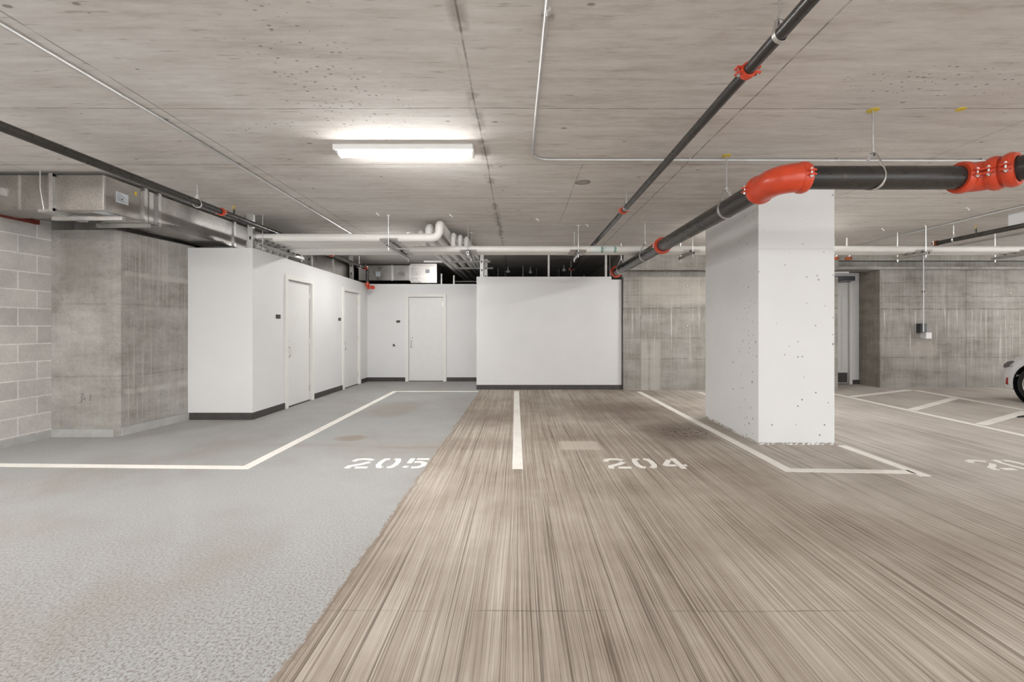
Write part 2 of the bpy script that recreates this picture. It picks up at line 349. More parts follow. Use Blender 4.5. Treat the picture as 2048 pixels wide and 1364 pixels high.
M['markwhite'] = plain('marker_white', (0.72, 0.78, 0.74), 0.45, 0, 0.02)
M['steel'] = plain('satin_steel', (0.62, 0.60, 0.56), 0.28, 1.0, 0.03)
M['orange'] = plain('orange_fitting', (0.26, 0.065, 0.022), 0.5, 0, 0.15, 30)
M['carpaint'] = plain('car_white', (0.78, 0.775, 0.77), 0.2, 0, 0.0)
M['tyre'] = plain('tyre_rubber', (0.018, 0.018, 0.019), 0.75)
M['carblack'] = plain('car_black', (0.012, 0.012, 0.013), 0.4)
M['carglass'] = plain('car_glass', (0.02, 0.022, 0.025), 0.06)
M['lens_grey'] = plain('lens_smoked', (0.16, 0.15, 0.15), 0.12)
M['lens_red'] = plain('lens_red', (0.35, 0.012, 0.012), 0.2)
M['rail'] = plain('rail_grey', (0.40, 0.39, 0.375), 0.6, 0, 0.08)
M['plug'] = plain('plug_concrete', (0.27, 0.235, 0.205), 0.8, 0, 0.1, 20)
def mat_emit():
    t = NT('lit_lens', 0.5)
    t.b.inputs['Base Color'].default_value = (0.8, 0.8, 0.8, 1)
    t.b.inputs['Emission Color'].default_value = (1.0, 0.99, 0.975, 1)
    t.b.inputs['Emission Strength'].default_value = LAMP
    return t.mat
M['lens'] = mat_emit()

# ------------------------------------------------------------------ mesh helper
ORG = {}
def frame_of(d):
    d = Vector(d).normalized()
    u = Vector((0, 0, 1)).cross(d)
    if u.length < 1e-4: u = Vector((1, 0, 0))
    u.normalize(); return d, u, d.cross(u).normalized()

class MB:
    def __init__(s): s.bm = bmesh.new()
    def hexa(s, p):                                       # 4 bottom points, 4 top points, both counter-clockwise
        v = [s.bm.verts.new(q) for q in p]
        for f in ((3, 2, 1, 0), (4, 5, 6, 7), (0, 1, 5, 4), (1, 2, 6, 5), (2, 3, 7, 6), (3, 0, 4, 7)):
            s.bm.faces.new([v[i] for i in f])
        return s
    def box(s, x0, x1, y0, y1, z0, z1):
        return s.hexa([(x0, y0, z0), (x1, y0, z0), (x1, y1, z0), (x0, y1, z0), (x0, y0, z1), (x1, y0, z1), (x1, y1, z1), (x0, y1, z1)])
    def obox(s, c, a, b, d, la, lb, ld):                  # oriented box: half sizes along axes a, b, d
        c, a, b, d = Vector(c), Vector(a) * la, Vector(b) * lb, Vector(d) * ld
        if a.cross(b).dot(d) < 0: a = -a
        return s.hexa([c - a - b - d, c + a - b - d, c + a + b - d, c - a + b - d, c - a - b + d, c + a - b + d, c + a + b + d, c - a + b + d])
    def prism(s, poly, z0, z1, f=None):                   # polygon (ccw in its own 2D) extruded; f maps (a, b, h) to 3D
        f = f or (lambda a, b, h: (a, b, h))
        lo = [s.bm.verts.new(f(a, b, z0)) for a, b in poly]; hi = [s.bm.verts.new(f(a, b, z1)) for a, b in poly]
        s.bm.faces.new(lo[::-1]); s.bm.faces.new(hi); n = len(poly)
        for i in range(n): s.bm.faces.new((lo[i], lo[(i + 1) % n], hi[(i + 1) % n], hi[i]))
        return s
    def lathe(s, p, axis, prof, n=24, caps=True):         # prof: (distance along axis, radius)
        d, u, v = frame_of(axis); p = Vector(p); rings = []
        for t, r in prof:
            rings.append([s.bm.verts.new(p + d * t + (u * math.cos(k * 2 * math.pi / n) + v * math.sin(k * 2 * math.pi / n)) * r) for k in range(n)])
        for a, b in zip(rings, rings[1:]):
            for k in range(n): s.bm.faces.new((a[k], a[(k + 1) % n], b[(k + 1) % n], b[k]))
        if caps: s.bm.faces.new(rings[0][::-1]); s.bm.faces.new(rings[-1])
        return s
    def cyl(s, p0, p1, r, n=16, r2=None):
        p0, p1 = Vector(p0), Vector(p1)
        return s.lathe(p0, p1 - p0, [(0, r), ((p1 - p0).length, r if r2 is None else r2)], n)
    def tube(s, pts, r, n=16, caps=True):
        pts = [Vector(p) for p in pts]; rings = []
        d, u, v = frame_of(pts[1] - pts[0]); m = len(pts)
        for i, p in enumerate(pts):
            t = (pts[min(i + 1, m - 1)] - pts[max(i - 1, 0)]).normalized()
            u = (u - t * u.dot(t)).normalized(); v = t.cross(u)
            sc = 1.0
            if 0 < i < m - 1:
                cosang = (pts[i + 1] - p).normalized().dot(t); sc = 1.0 / max(0.5, cosang)
            rings.append([s.bm.verts.new(p + (u * math.cos(k * 2 * math.pi / n) + v * math.sin(k * 2 * math.pi / n)) * r) for k in range(n)])
        for a, b in zip(rings, rings[1:]):
            for k in range(n): s.bm.faces.new((a[k], a[(k + 1) % n], b[(k + 1) % n], b[k]))
        if caps: s.bm.faces.new(rings[0][::-1]); s.bm.faces.new(rings[-1])
        return s
    def ribbon(s, pts, wd, z0, z1):                       # flat painted stroke with mitred bends
        pts = [Vector((p[0], p[1])) for p in pts]; L, R = [], []; m = len(pts)
        for i, p in enumerate(pts):
            a = (p - pts[i - 1]).normalized() if i else None
            b = (pts[i + 1] - p).normalized() if i < m - 1 else None
            t = ((a or b) + (b or a)).normalized(); nrm = Vector((-t.y, t.x))
            k = 1.0 / max(0.35, nrm.dot(Vector((-(b or a).y, (b or a).x))))
            L.append(p + nrm * wd * 0.5 * k); R.append(p - nrm * wd * 0.5 * k)
        for i in range(m - 1):
            q = [R[i], R[i + 1], L[i + 1], L[i]]
            s.hexa([(a.x, a.y, z0) for a in q] + [(a.x, a.y, z1) for a in q])
        return s
    def band(s, c, u, up, axis, pts, th, wd):             # closed strap: pts in the (u, up) plane, extruded along axis
        c, u, up, axis = Vector(c), Vector(u), Vector(up), Vector(axis); n = len(pts)
        cx = sum(p[0] for p in pts) / n; cy = sum(p[1] for p in pts) / n; rings = []
        for sgn in (-1, 1):
            for off in (0, th):
                q = []
                for a, b in pts:
                    dd = Vector((a - cx, b - cy)); dd.normalize()
                    q.append(s.bm.verts.new(c + u * (a + dd.x * off) + up * (b + dd.y * off) + axis * wd * 0.5 * sgn))
                rings.append(q)
        i0, o0, i1, o1 = rings
        for k in range(n):
            j = (k + 1) % n
            for a, b in ((o0, o1), (i1, i0), (i0, o0), (o1, i1)): s.bm.faces.new((a[k], a[j], b[j], b[k]))
        return s
    def build(s, name, mat, parent=None, smooth=True, bevel=0.0, base=None):
        if bevel:
            es = [e for e in s.bm.edges if len(e.link_faces) == 2 and e.calc_face_angle(0) > 0.7]
            bmesh.ops.bevel(s.bm, geom=es, offset=bevel, segments=2, affect='EDGES', profile=0.7)
        bmesh.ops.recalc_face_normals(s.bm, faces=s.bm.faces)
        for f in s.bm.faces: f.smooth = smooth
        for e in s.bm.edges:
            if len(e.link_faces) == 2 and e.calc_face_angle(0) > 0.6: e.smooth = False
        if parent is not None: o0 = ORG[parent.name]
        elif base is not None: o0 = Vector(base)
        else:
            vs = [v.co for v in s.bm.verts]
            o0 = Vector(((min(v.x for v in vs) + max(v.x for v in vs)) / 2, (min(v.y for v in vs) + max(v.y for v in vs)) / 2, min(v.z for v in vs)))
        bmesh.ops.translate(s.bm, verts=s.bm.verts, vec=-o0)
        me = bpy.data.meshes.new(name); s.bm.to_mesh(me); s.bm.free()
        me.materials.append(M[mat])
        o = bpy.data.objects.new(name, me); COL.objects.link(o)
        if parent is not None: o.parent = parent
        else: o.location = o0
        ORG[o.name] = o0
        return o

def tag(o, label, cat, group=None, kind=None):
    o['label'] = label; o['category'] = cat
    if group: o['group'] = group
    if kind: o['kind'] = kind
    return o
def empty(name, loc, label, cat, group=None, kind=None):
    o = bpy.data.objects.new(name, None); COL.objects.link(o); o.location = loc; ORG[o.name] = Vector(loc)
    o.empty_display_size = 0.1
    return tag(o, label, cat, group, kind)
def struct(o, label, cat): return tag(o, label, cat, None, 'structure')
def fillet(pts, R, n=8):
    pts = [Vector(p) for p in pts]; out = [pts[0]]
    for i in range(1, len(pts) - 1):
        p = pts[i]; a = (pts[i - 1] - p); b = (pts[i + 1] - p); la, lb = a.length, b.length
        a.normalize(); b.normalize(); ang = a.angle(b)
        tl = min(R / math.tan(ang / 2), la * 0.48 if i > 1 else la * 0.95, lb * 0.48 if i < len(pts) - 2 else lb * 0.95)
        r = tl * math.tan(ang / 2); c = p + (a + b).normalized() * (r / math.sin(ang / 2))
        s0 = p + a * tl - c; s1 = p + b * tl - c; tot = s0.angle(s1)
        for k in range(n + 1):
            f = k / n
            out.append(c + (s0 * math.sin((1 - f) * tot) + s1 * math.sin(f * tot)) / math.sin(tot))
    out.append(pts[-1]); return out

# ------------------------------------------------------------------ floor and ceiling
struct(MB().box(-5.8, 15, -2.6, 18.2, -0.2, 0).build('floor', 'floor', smooth=False), 'broom-finished brown concrete garage floor, grey coated on its left side', 'floor')
struct(MB().box(-5.8, 15, -2.6, 18.2, CZ, CZ + 0.25).build('ceiling', 'ceiling', smooth=False), 'raw board-marked concrete garage ceiling slab', 'ceiling')

# ------------------------------------------------------------------ walls
def wall_run(mb, p0, p1, th, z0, z1, holes=()):           # upright wall from p0 to p1, thickness to the left of travel; holes: (s0, s1, top)
    p0, p1 = Vector((p0[0], p0[1], 0)), Vector((p1[0], p1[1], 0)); d = p1 - p0; L = d.length; d.normalize()
    nrm = Vector((-d.y, d.x, 0)) * th
    def piece(a, b, lo, f0, f1):
        A, B = p0 + d * a, p0 + d * b
        q = [A, B, B + nrm, A + nrm]; zt = [f0, f1, f1, f0]
        mb.hexa([(v.x, v.y, lo) for v in q] + [(v.x, v.y, t) for v, t in zip(q, zt)])
    zf = lambda s: z0 + (z1 - z0) * s / L
    cur = 0.0
    for a, b, top in holes:
        piece(cur, a, 0, zf(cur), zf(a)); piece(a, b, top, zf(a), zf(b)); cur = b
    piece(cur, L, 0, zf(cur), zf(L))
    return mb

# concrete block wall on the far left
struct(MB().box(-5.8, -5.56, -2.6, 5.47, 0, CZ).build('wall_left', 'block', smooth=False), 'grey concrete block wall at the left edge', 'wall')
# cast concrete pier beside it: chamfered corner, set back below the ceiling
ch = 0.045
pier = MB().prism([(-5.8, 5.47), (-4.77 - ch, 5.47), (-4.77, 5.47 + ch), (-4.66, 6.60), (-4.85, 6.60), (-4.85, 18.0), (-5.8, 18.0)], 0, 2.46)
pier.box(-5.8, -5.56, 5.47, 5.75, 2.46, CZ)
pier.prism([(-5.8, 5.75), (-5.02, 5.75), (-5.02, 18.0), (-5.8, 18.0)], 2.46, CZ)
struct(pier.build('wall_left_pier', 'pilaster', smooth=False), 'bare cast concrete wall with chamfered corner between block wall and white storage room', 'wall')
# white storage rooms
A, B = (-3.76, 6.49), (-3.66, 11.10)
da = math.hypot(B[0] - A[0], B[1] - A[1])
def sY(y): return (y - A[1]) / (B[1] - A[1]) * da
lw = MB()
wall_run(lw, A, B, 0.15, 2.425, 2.35, [(sY(7.40), sY(8.24), 2.09), (sY(9.67), sY(10.56), 2.09)])
lw.hexa([(-4.68, 6.49, 0), (-3.76, 6.49, 0), (-3.905, 6.64, 0), (-4.68, 6.64, 0), (-4.68, 6.49, 2.425), (-3.76, 6.49, 2.425), (-3.905, 6.64, 2.425), (-4.68, 6.64, 2.425)])
struct(lw.build('wall_storage_left', 'white', smooth=False), 'white painted storage room wall with two doors on the left', 'wall')
rw = MB(); wall_run(rw, (-3.66, 11.10), (-0.6, 11.10), 0.15, 2.35, 2.35, [(0.985, 1.845, 2.05)])
struct(rw.build('wall_storage_rear', 'white', smooth=False), 'white recessed wall with a single door at the rear', 'wall')
bw = MB()
bw.prism([(-0.89, 0), (2.15, 0), (2.15, 2.305), (1.94, 2.305), (1.94, 2.365), (-0.89, 2.365)], 0, 0.15, lambda a, b, h: (a, 9.64 + h, b))
bw.box(-0.89, -0.74, 9.79, 11.1, 0, 2.365)
struct(bw.build('wall_storage_centre', 'white', smooth=False), 'blank white wall facing bay 204 below the open ceiling space', 'wall')
# bare concrete back walls
bk = MB().box(2.17, 6.62, 9.55, 9.97, 0, 2.35)
bk.box(2.17, 6.62, 9.68, 9.97, 2.35, 2.49); bk.box(2.17, 6.62, 9.53, 9.97, 2.49, CZ)  # groove invented so the wall shows a dark shadow band
struct(bk.build('wall_back', 'back', smooth=False), 'stained concrete back wall between white wall and column', 'wall')
rk = MB().box(7.835, 15, 9.97, 10.3, 0, 2.55)
rk.box(6.62, 15, 9.885, 10.3, 2.55, 2.61); rk.box(6.62, 15, 10.06, 10.3, 2.61, 2.74); rk.box(6.62, 15, 9.885, 10.3, 2.74, CZ)  # slot and ledge shaped to darken like the pipe shadow bands
struct(rk.build('wall_back_right', 'back', smooth=False), 'bare concrete back wall right of the column with form marks', 'wall')
struct(MB().box(7.82, 8.1, 10.3, 10.9, 0, CZ).box(7.82, 7.835, 9.972, 10.3, 0, 2.55).build('wall_recess_right', 'dark_wall', smooth=False), 'grey concrete cheek of the door recess beside bare back wall', 'wall')
struct(MB().box(6.3, 6.62, 9.97, 10.9, 0, CZ).build('wall_recess_left', 'dark_wall', smooth=False), 'concrete cheek of the door recess hidden behind the column', 'wall')
dw = MB(); wall_run(dw, (6.62, 10.58), (7.82, 10.58), 0.15, 2.55, 2.55, [(0.10, 0.98, 2.40)])
struct(dw.build('wall_recess', 'white', smooth=False), 'white painted wall strip around the recessed exit door', 'wall')
# concrete walls of the dark space above and behind the storage rooms
struct(MB().box(2.17, 2.4, 9.97, 18, 0, CZ).build('wall_plenum_right', 'dark_wall', smooth=False), 'dark concrete side wall seen above the blank white wall', 'wall')
struct(MB().box(-5.8, 2.4, 18, 18.2, 0, CZ).build('wall_far', 'dark_wall', smooth=False), 'dark far wall deep behind the storage rooms', 'wall')
# column
cb = MB().prism([(2.655, 5.10), (3.49, 5.09), (3.49, 6.66), (2.70, 6.66)], 0, CZ)
struct(cb.build('column', 'colwhite', smooth=False, bevel=0.02), 'large white painted concrete column with small air holes', 'column')
# white drop beam at the right edge
struct(MB().box(6.86, 7.7, 1.5, 6.45, 2.70, CZ).build('beam', 'colwhite', smooth=False), 'white painted drop beam under the ceiling at the right edge', 'beam')

# trims
struct(MB().box(-5.563, -5.52, -2.6, 5.30, 2.485, 2.535).build('trim_sealant', 'red_dull'), 'dark red sealant bead along the top of block wall', 'trim')
cv = MB().box(-5.56, -5.548, -2.6, 5.46, 0, 0.075)
cv.box(-5.56, -4.81, 5.455, 5.47, 0, 0.09)
cv.hexa([(-4.768, 5.515, 0), (-4.755, 5.515, 0), (-4.645, 6.485, 0), (-4.66, 6.485, 0), (-4.768, 5.515, 0.10), (-4.755, 5.515, 0.10), (-4.645, 6.485, 0.10), (-4.66, 6.485, 0.10)])
struct(cv.build('baseboard_left', 'coat', smooth=False), 'grey coating turned up the foot of block wall and pier', 'baseboard')
def basebd(name, segs, label):
    mb = MB()
    for (x0, y0), (x1, y1) in segs:
        d = Vector((x1 - x0, y1 - y0, 0)).normalized(); n = Vector((d.y, -d.x, 0)) * 0.012
        q = [Vector((x0, y0, 0)), Vector((x1, y1, 0))]; q = [q[0] + n, q[1] + n, q[1], q[0]]
        mb.hexa([(v.x, v.y, 0.0) for v in q] + [(v.x, v.y, 0.098) for v in q])
    struct(mb.build(name, 'base', smooth=False), label, 'baseboard')
def onA(y): f = (y - A[1]) / (B[1] - A[1]); return (A[0] + (B[0] - A[0]) * f, y)
basebd('baseboard_storage_left', [((-4.655, 6.49), (-3.755, 6.49)), ((A[0] + 0.0, 6.478), onA(7.335)), (onA(8.305), onA(9.60)), (onA(10.63), (-3.66, 11.088))], 'black rubber baseboard along the left storage wall')
basebd('baseboard_storage_rear', [((-3.648, 11.10), (-2.745, 11.10)), ((-1.745, 11.10), (-0.9, 11.10))], 'dark baseboard either side of the rear door')
basebd('baseboard_storage_centre', [((-0.89, 9.64), (2.15, 9.64))], 'dark grey baseboard under the blank white wall')
basebd('baseboard_recess', [((7.66, 10.58), (7.82, 10.58))], 'short black baseboard beside the recessed exit door')

# ------------------------------------------------------------------ doors
def door(idx, o, ux, w_, h_, label, fr=0.06, sign=None, pull_left=True, kick=False, top_fr=None):
    # o: foot of the opening's left jamb on the wall face; ux: direction along the wall; out = towards the viewer
    ux = Vector((ux[0], ux[1], 0)).normalized(); out = Vector((ux.y, -ux.x, 0)); up = Vector((0, 0, 1)); o = Vector((o[0], o[1], 0))
    e = empty('door_%d' % idx, o, label, 'door', None, 'structure')
    P = lambda a, z, q=0.0: o + ux * a + up * z + out * q
    def bx(mb, a0, a1, z0, z1, q0, q1): mb.obox(P((a0 + a1) / 2, (z0 + z1) / 2, (q0 + q1) / 2), ux, out, up, (a1 - a0) / 2, (q1 - q0) / 2, (z1 - z0) / 2); return mb
    f = MB(); bx(f, -fr, 0.012, 0, h_ + fr, -0.10, 0.028); bx(f, w_ - 0.012, w_ + fr, 0, h_ + fr, -0.10, 0.028); bx(f, 0.012, w_ - 0.012, h_ - 0.012, h_ + fr, -0.10, 0.028)
    f.build('door_frame', 'frame', e, bevel=0.004, smooth=False)
    l = MB(); bx(l, 0.016, w_ - 0.016, 0.014, h_ - 0.018, -0.075, -0.028)
    leaf = l.build('door_leaf', 'door', e, smooth=False)
    th = MB(); bx(th, 0.012, w_ - 0.012, 0.0, 0.010, -0.09, 0.0); th.build('threshold', 'base', e, smooth=False)
    s_ = 0.075 if pull_left else w_ - 0.075
    if not kick:
        k = MB(); k.lathe(P(s_, 1.075, -0.028), out, [(0, 0.031), (0.012, 0.031), (0.016, 0.022), (0.028, 0.020)], 18); k.build('lock_cylinder', 'steel', e)
        hp = [P(s_, 0.985, -0.03), P(s_, 0.985, 0.012), P(s_, 0.945, 0.028), P(s_, 0.86, 0.028), P(s_, 0.82, 0.012), P(s_, 0.82, -0.03)]
        hh = MB(); hh.tube(fillet(hp, 0.03, 5), 0.009, 10)
        hh.lathe(P(s_, 0.985, -0.03), out, [(0, 0.02), (0.006, 0.02)], 14); hh.lathe(P(s_, 0.82, -0.03), out, [(0, 0.02), (0.006, 0.02)], 14)
        hh.build('pull_handle', 'steel', e)
        for hz in (0.22, 1.06, 1.86):
            g = MB(); hx = w_ - 0.014 if pull_left else 0.014
            g.cyl(P(hx, hz - 0.055, -0.022), P(hx, hz + 0.055, -0.022), 0.009, 10); bx(g, hx - 0.02, hx + 0.004, hz - 0.05, hz + 0.05, -0.03, -0.024)
            g.build('hinge', 'steel', e)
    else:
        pn = MB()
        for a0, a1, z0, z1 in ((0.14, 0.165, 0.30, 2.02), (w_ - 0.165, w_ - 0.14, 0.30, 2.02), (0.14, w_ - 0.14, 0.29, 0.315), (0.14, w_ - 0.14, 2.0, 2.025)):
            bx(pn, a0, a1, z0, z1, -0.028, -0.016)
        pn.build('panel_moulding', 'door', e, smooth=False, bevel=0.004)
        kp = MB(); bx(kp, 0.03, w_ - 0.03, 0.03, 0.26, -0.028, -0.024); kp.build('kick_plate', 'base', e, smooth=False)
        cl = MB(); bx(cl, w_ - 0.62, w_ + 0.06, h_ - 0.03, h_ + 0.07, 0.03, 0.10); c1 = cl.build('door_closer', 'darkbox', e, bevel=0.006)
        ar = MB(); ar.tube([P(w_ - 0.3, h_ - 0.035, 0.06), P(w_ - 0.05, h_ - 0.06, 0.13), P(w_ - 0.45, h_ - 0.075, 0.02)], 0.008, 8); ar.build('closer_arm', 'darkbox', c1)
    return e
uA = (B[0] - A[0], B[1] - A[1])
door(1, (-3.66 + 0.985, 11.10), (1, 0), 0.86, 2.05, 'white flush door in the recessed rear wall')
door(2, onA(7.40), uA, sY(8.24) - sY(7.40), 2.09, 'nearer white flush door in the left storage wall')
door(3, onA(9.67), uA, sY(10.56) - sY(9.67), 2.09, 'farther white flush door in the left storage wall, next to the corner')
door(4, (6.72, 10.58), (1, 0), 0.88, 2.40, 'white panelled exit door with closer and black kick plate right of column', kick=True, fr=0.05)

def sign(c, ux, wd, ht, label):
    ux = Vector((ux[0], ux[1], 0)).normalized(); out = Vector((ux.y, -ux.x, 0)); up = Vector((0, 0, 1)); c = Vector(c)
    p = MB().obox(c + out * 0.004, ux, out, up, wd / 2, 0.004, ht / 2).build('door_sign', 'blackpaint', smooth=False)
    tag(p, label, 'sign', 'black door signs')
    q = MB()
    for a, b in ((-0.22, 0.1), (0.02, 0.1), (0.2, 0.08)): q.obox(c + out * 0.0085 + ux * a * wd, ux, out, up, b * wd * 0.5, 0.0008, ht * 0.16)
    q.build('sign_number', 'signgrey', p, smooth=False)
sign((onA(7.15)[0], 7.15, 1.47), uA, 0.12, 0.062, 'small black sign on the white wall left of the nearer left door')
sign((onA(9.47)[0], 9.47, 1.47), uA, 0.12, 0.062, 'small black sign between the two left doors, beside the farther one')
sign(at(796.5, 643, 11.10), (1, 0), 0.09, 0.055, 'small black sign on the rear wall left of the rear door')
vp = at(788.5, 690, 11.10)
vb = MB().lathe(vp, (0, -1, 0), [(0, 0.036), (0.006, 0.036), (0.008, 0.03)], 18).build('wall_bumper', 'steel')
tag(vb, 'small round metal wall plate left of the rear door', 'wall bumper')
MB().lathe(vp - Vector((0, 0.008, 0)), (0, -1, 0), [(0, 0.022), (0.03, 0.024), (0.036, 0.018)], 16).build('rubber_tip', 'base', vb)

# ------------------------------------------------------------------ painted lines and bay numbers
def stripe(name, pts, wd, label, cat='parking line'):
    o = MB().ribbon(pts, wd, 0.0004, 0.004).build(name, 'stripe', smooth=False)
    return tag(o, label, cat)
stripe('parking_line', [(-5.2, 4.35), (-2.53, 4.26), (-2.52, 9.33), (-0.83, 9.33)], 0.098, 'long white line bordering bay 205 on its left and rear')
stripe('parking_line', [(-0.012, 4.22), (-0.05, 9.38)], 0.098, 'short straight white line between bays 205 and 204')
stripe('parking_line', [(2.42, 9.3), (2.45, 4.19), (3.53, 4.13)], 0.098, 'white line from back wall past the column front, right of bay 204')
stripe('parking_line', [(3.62, 9.25), (3.62, 6.70)], 0.098, 'white line glimpsed behind the column at the back wall')
stripe('parking_line', [(3.545, 5.06), (3.555, 4.02)], 0.098, 'short white line running forward from the right side of column')
stripe('parking_line', [(6.16, 9.3), (6.02, 3.9)], 0.098, 'long white line bordering the striped walkway nearest the column')
stripe('parking_line', [(8.20, 9.5), (7.92, 6.9)], 0.098, 'long white line bordering the striped walkway on the car side')
stripe('hatch_line', [(6.25, 8.64), (8.11, 9.57)], 0.12, 'diagonal white hatch bar nearest the back wall', 'parking line')
stripe('hatch_line', [(6.19, 7.25), (7.99, 8.44)], 0.12, 'middle diagonal white hatch bar of the striped walkway', 'parking line')
stripe('hatch_line', [(6.17, 6.15), (7.85, 7.11)], 0.12, 'diagonal white hatch bar closest to the viewer, pointing at the car', 'parking line')

W2 = 0.05
DIG = {'2': [[(0.015, 0.225), (0.035, 0.28), (0.085, 0.30), (0.14, 0.295), (0.19, 0.262)], [(0.182, 0.198), (0.12, 0.13), (0.035, 0.07), (0.028, 0.005)], [(0.098, 0.028), (0.215, 0.028)]],
       '0': [[(0.085, 0.30), (0.045, 0.29), (0.028, 0.22), (0.028, 0.11), (0.05, 0.04), (0.085, 0.028)], [(0.132, 0.30), (0.17, 0.29), (0.187, 0.22), (0.187, 0.11), (0.165, 0.04), (0.13, 0.028)]],
       '4': [[(0.115, 0.275), (0.03, 0.115), (0.04, 0.095), (0.125, 0.095)], [(0.165, 0.325), (0.165, 0.0)], [(0.198, 0.095), (0.225, 0.095)]],
       '5': [[(0.04, 0.325), (0.04, 0.165)], [(0.085, 0.30), (0.205, 0.30)], [(0.08, 0.20), (0.14, 0.205), (0.185, 0.17), (0.19, 0.09), (0.155, 0.04), (0.09, 0.028)], [(0.012, 0.06), (0.055, 0.04)]]}
def number(txt, x0, y0, label, k=1.0):
    e = empty('bay_number', (x0 + 0.37, y0, 0), label, 'bay number', 'stencilled bay numbers')
    for i, c in enumerate(txt):
        mb = MB()
        for st in DIG[c]: mb.ribbon([(x0 + i * 0.265 + a, y0 + b) for a, b in st], W2, 0.0004, 0.004)
        mb.build('digit', 'stripe', e, smooth=False)
number('205', -1.62, 4.235, 'stencilled white number 205 on the grey coated bay')
number('204', 0.825, 4.235, 'stencilled white number 204 on the brown broomed bay')
number('20', 4.33, 4.19, 'stencilled white number at the right edge, only its first digits in view')

# ------------------------------------------------------------------ strip lights
def strip_light(x, y, label, L=1.22, rot=False):
    e = empty('strip_light', (x, y, CZ), label, 'ceiling light', 'ceiling strip lights')
    def X(a, b, z): return (x + a, y + b, z) if not rot else (x + b, y + a, z)
    def bx(mb, a0, a1, b0, b1, z0, z1):
        if rot: a0, a1, b0, b1 = b0, b1, a0, a1
        return mb.box(x + a0, x + a1, y + b0, y + b1, z0, z1)
    bx(MB(), -L / 2, L / 2, -0.082, 0.082, CZ - 0.047, CZ).build('housing', 'lamp_body', e, bevel=0.004, smooth=False)
    prof = [(-0.050, 0.045), (-0.046, 0.064), (-0.028, 0.078), (0.028, 0.078), (0.046, 0.064), (0.050, 0.045)]
    f = (lambda a, b, h: (x + h, y + a, CZ - b)) if not rot else (lambda a, b, h: (x + a, y + h, CZ - b))
    MB().prism(prof, -L / 2 + 0.04, L / 2 - 0.012, f).build('lens', 'lens', e)
    cp = [(-0.056, 0.02), (-0.052, 0.067), (-0.032, 0.083), (0.032, 0.083), (0.052, 0.067), (0.056, 0.02)]
    MB().prism(cp, L / 2 - 0.012, L / 2 + 0.006, f).build('end_cap', 'lamp_body', e)
    MB().prism(cp, -L / 2 + 0.028, -L / 2 + 0.04, f).build('end_cap', 'lamp_body', e)
    return e
strip_light(-1.015, 4.09, 'lit white strip light on the ceiling above bay 205')
for lx, ly in ((-3.2, -1.7), (2.4, -1.7), (6.8, 0.2), (8.6, 3.8)):
    strip_light(lx, ly, 'unseen lit white strip light around the aisle, outside the photo')  # unseen lamps; rear pair read off pipe shadows, right pair added for brightness
strip_light(4.0, 7.5, 'added fill strip light, unseen behind the column', rot=True)  # lamp added to brighten the back of the bay and side walls
strip_light(11.6, 7.6, 'added fill strip light above the car bay, outside the photo', rot=True)  # unseen lamp added to light the right back wall and floor
strip_light(-2.4, 8.62, 'short added fill light on the ceiling, unseen behind the upper pipe rack', L=0.7)  # lamp added to brighten the dark rear walls and alcove
strip_light(-4.7, 2.5, 'added fill strip light by the block wall, outside the photo', rot=True)  # unseen lamp added to light the left floor, blocks and pier

# ------------------------------------------------------------------ conduits on the ceiling
def conduit(path, r, clips, label, R=0.12):
    pts = fillet(path, R) if len(path) > 2 else path
    e = empty('conduit', path[-1], label, 'conduit')
    MB().tube(pts, r, 10).build('tube', 'conduit', e)
    for c, ax in clips:
        c = Vector(c); d, u, v = frame_of(ax)
        MB().lathe(c - d * 0.02, d, [(0, r + 0.003), (0.04, r + 0.003)], 10).build('coupling', 'conduit', e)
        MB().obox(c + d * 0.06 + Vector((0, 0, r - 0.005)), d, u, (0, 0, 1), 0.012, r + 0.02, 0.004).build('clip', 'zinc', e, smooth=False)
    return e
zc = CZ - 0.016
conduit([(-2.69, 0.6, zc), (-2.72, 3.5, zc), (-2.86, 8.6, zc)], 0.0125, [((-2.72, 3.48, zc), (0, 1, 0)), ((-2.79, 6.05, zc), (0, 1, 0))], 'thin bright straight conduit on the ceiling at left', 0.4)
conduit([(0.15, 0.5, zc), (0.123, 4.34, zc), (6.45, 4.38, zc)], 0.0125, [((0.145, 2.30, zc), (0, 1, 0)), ((1.55, 4.35, zc), (1, 0, 0)), ((2.95, 4.36, zc), (1, 0, 0)), ((4.32, 4.37, zc), (1, 0, 0))], 'L-bent bright conduit turning right across the ceiling', 0.16)
conduit([(6.57, 2.0, zc), (6.57, 9.4, zc)], 0.014, [((6.57, 7.6, zc), (0, 1, 0))], 'grey conduit on the ceiling right of column, above the black pipe')
conduit([(8.5, 4.0, zc), (8.5, 9.4, zc)], 0.012, [((8.5, 7.9, zc), (0, 1, 0))], 'thin grey conduit on the ceiling farthest to the right')
wx = at(1846.5, 600, 9.84).x
wc = conduit([(wx, 9.84, CZ - 0.002), (wx, 9.84, at(0, 664, 9.84).z)], 0.013, [((wx, 9.84, 2.0), (0, 0, 1))], 'light vertical conduit running down the bare back wall', 0.04)
c0 = at(1840, 656.5, 9.97)
cbx = MB().box(c0.x - 0.085, c0.x + 0.05, 9.865, 9.968, c0.z - 0.095, c0.z + 0.10).build('control_box', 'darkbox', smooth=False, bevel=0.02)
tag(cbx, 'dark grey control box on the bare back wall beside the conduit', 'control box')
MB().box(c0.x - 0.035, c0.x + 0.03, 9.858, 9.866, c0.z - 0.05, c0.z + 0.05).build('display', 'screen', cbx, smooth=False)
j0 = at(1845.5, 671, 9.97)
jb = MB().box(j0.x - 0.058, j0.x + 0.058, 9.82, 9.968, j0.z - 0.062, j0.z + 0.066).build('junction_box', 'plastic', smooth=False, bevel=0.006)
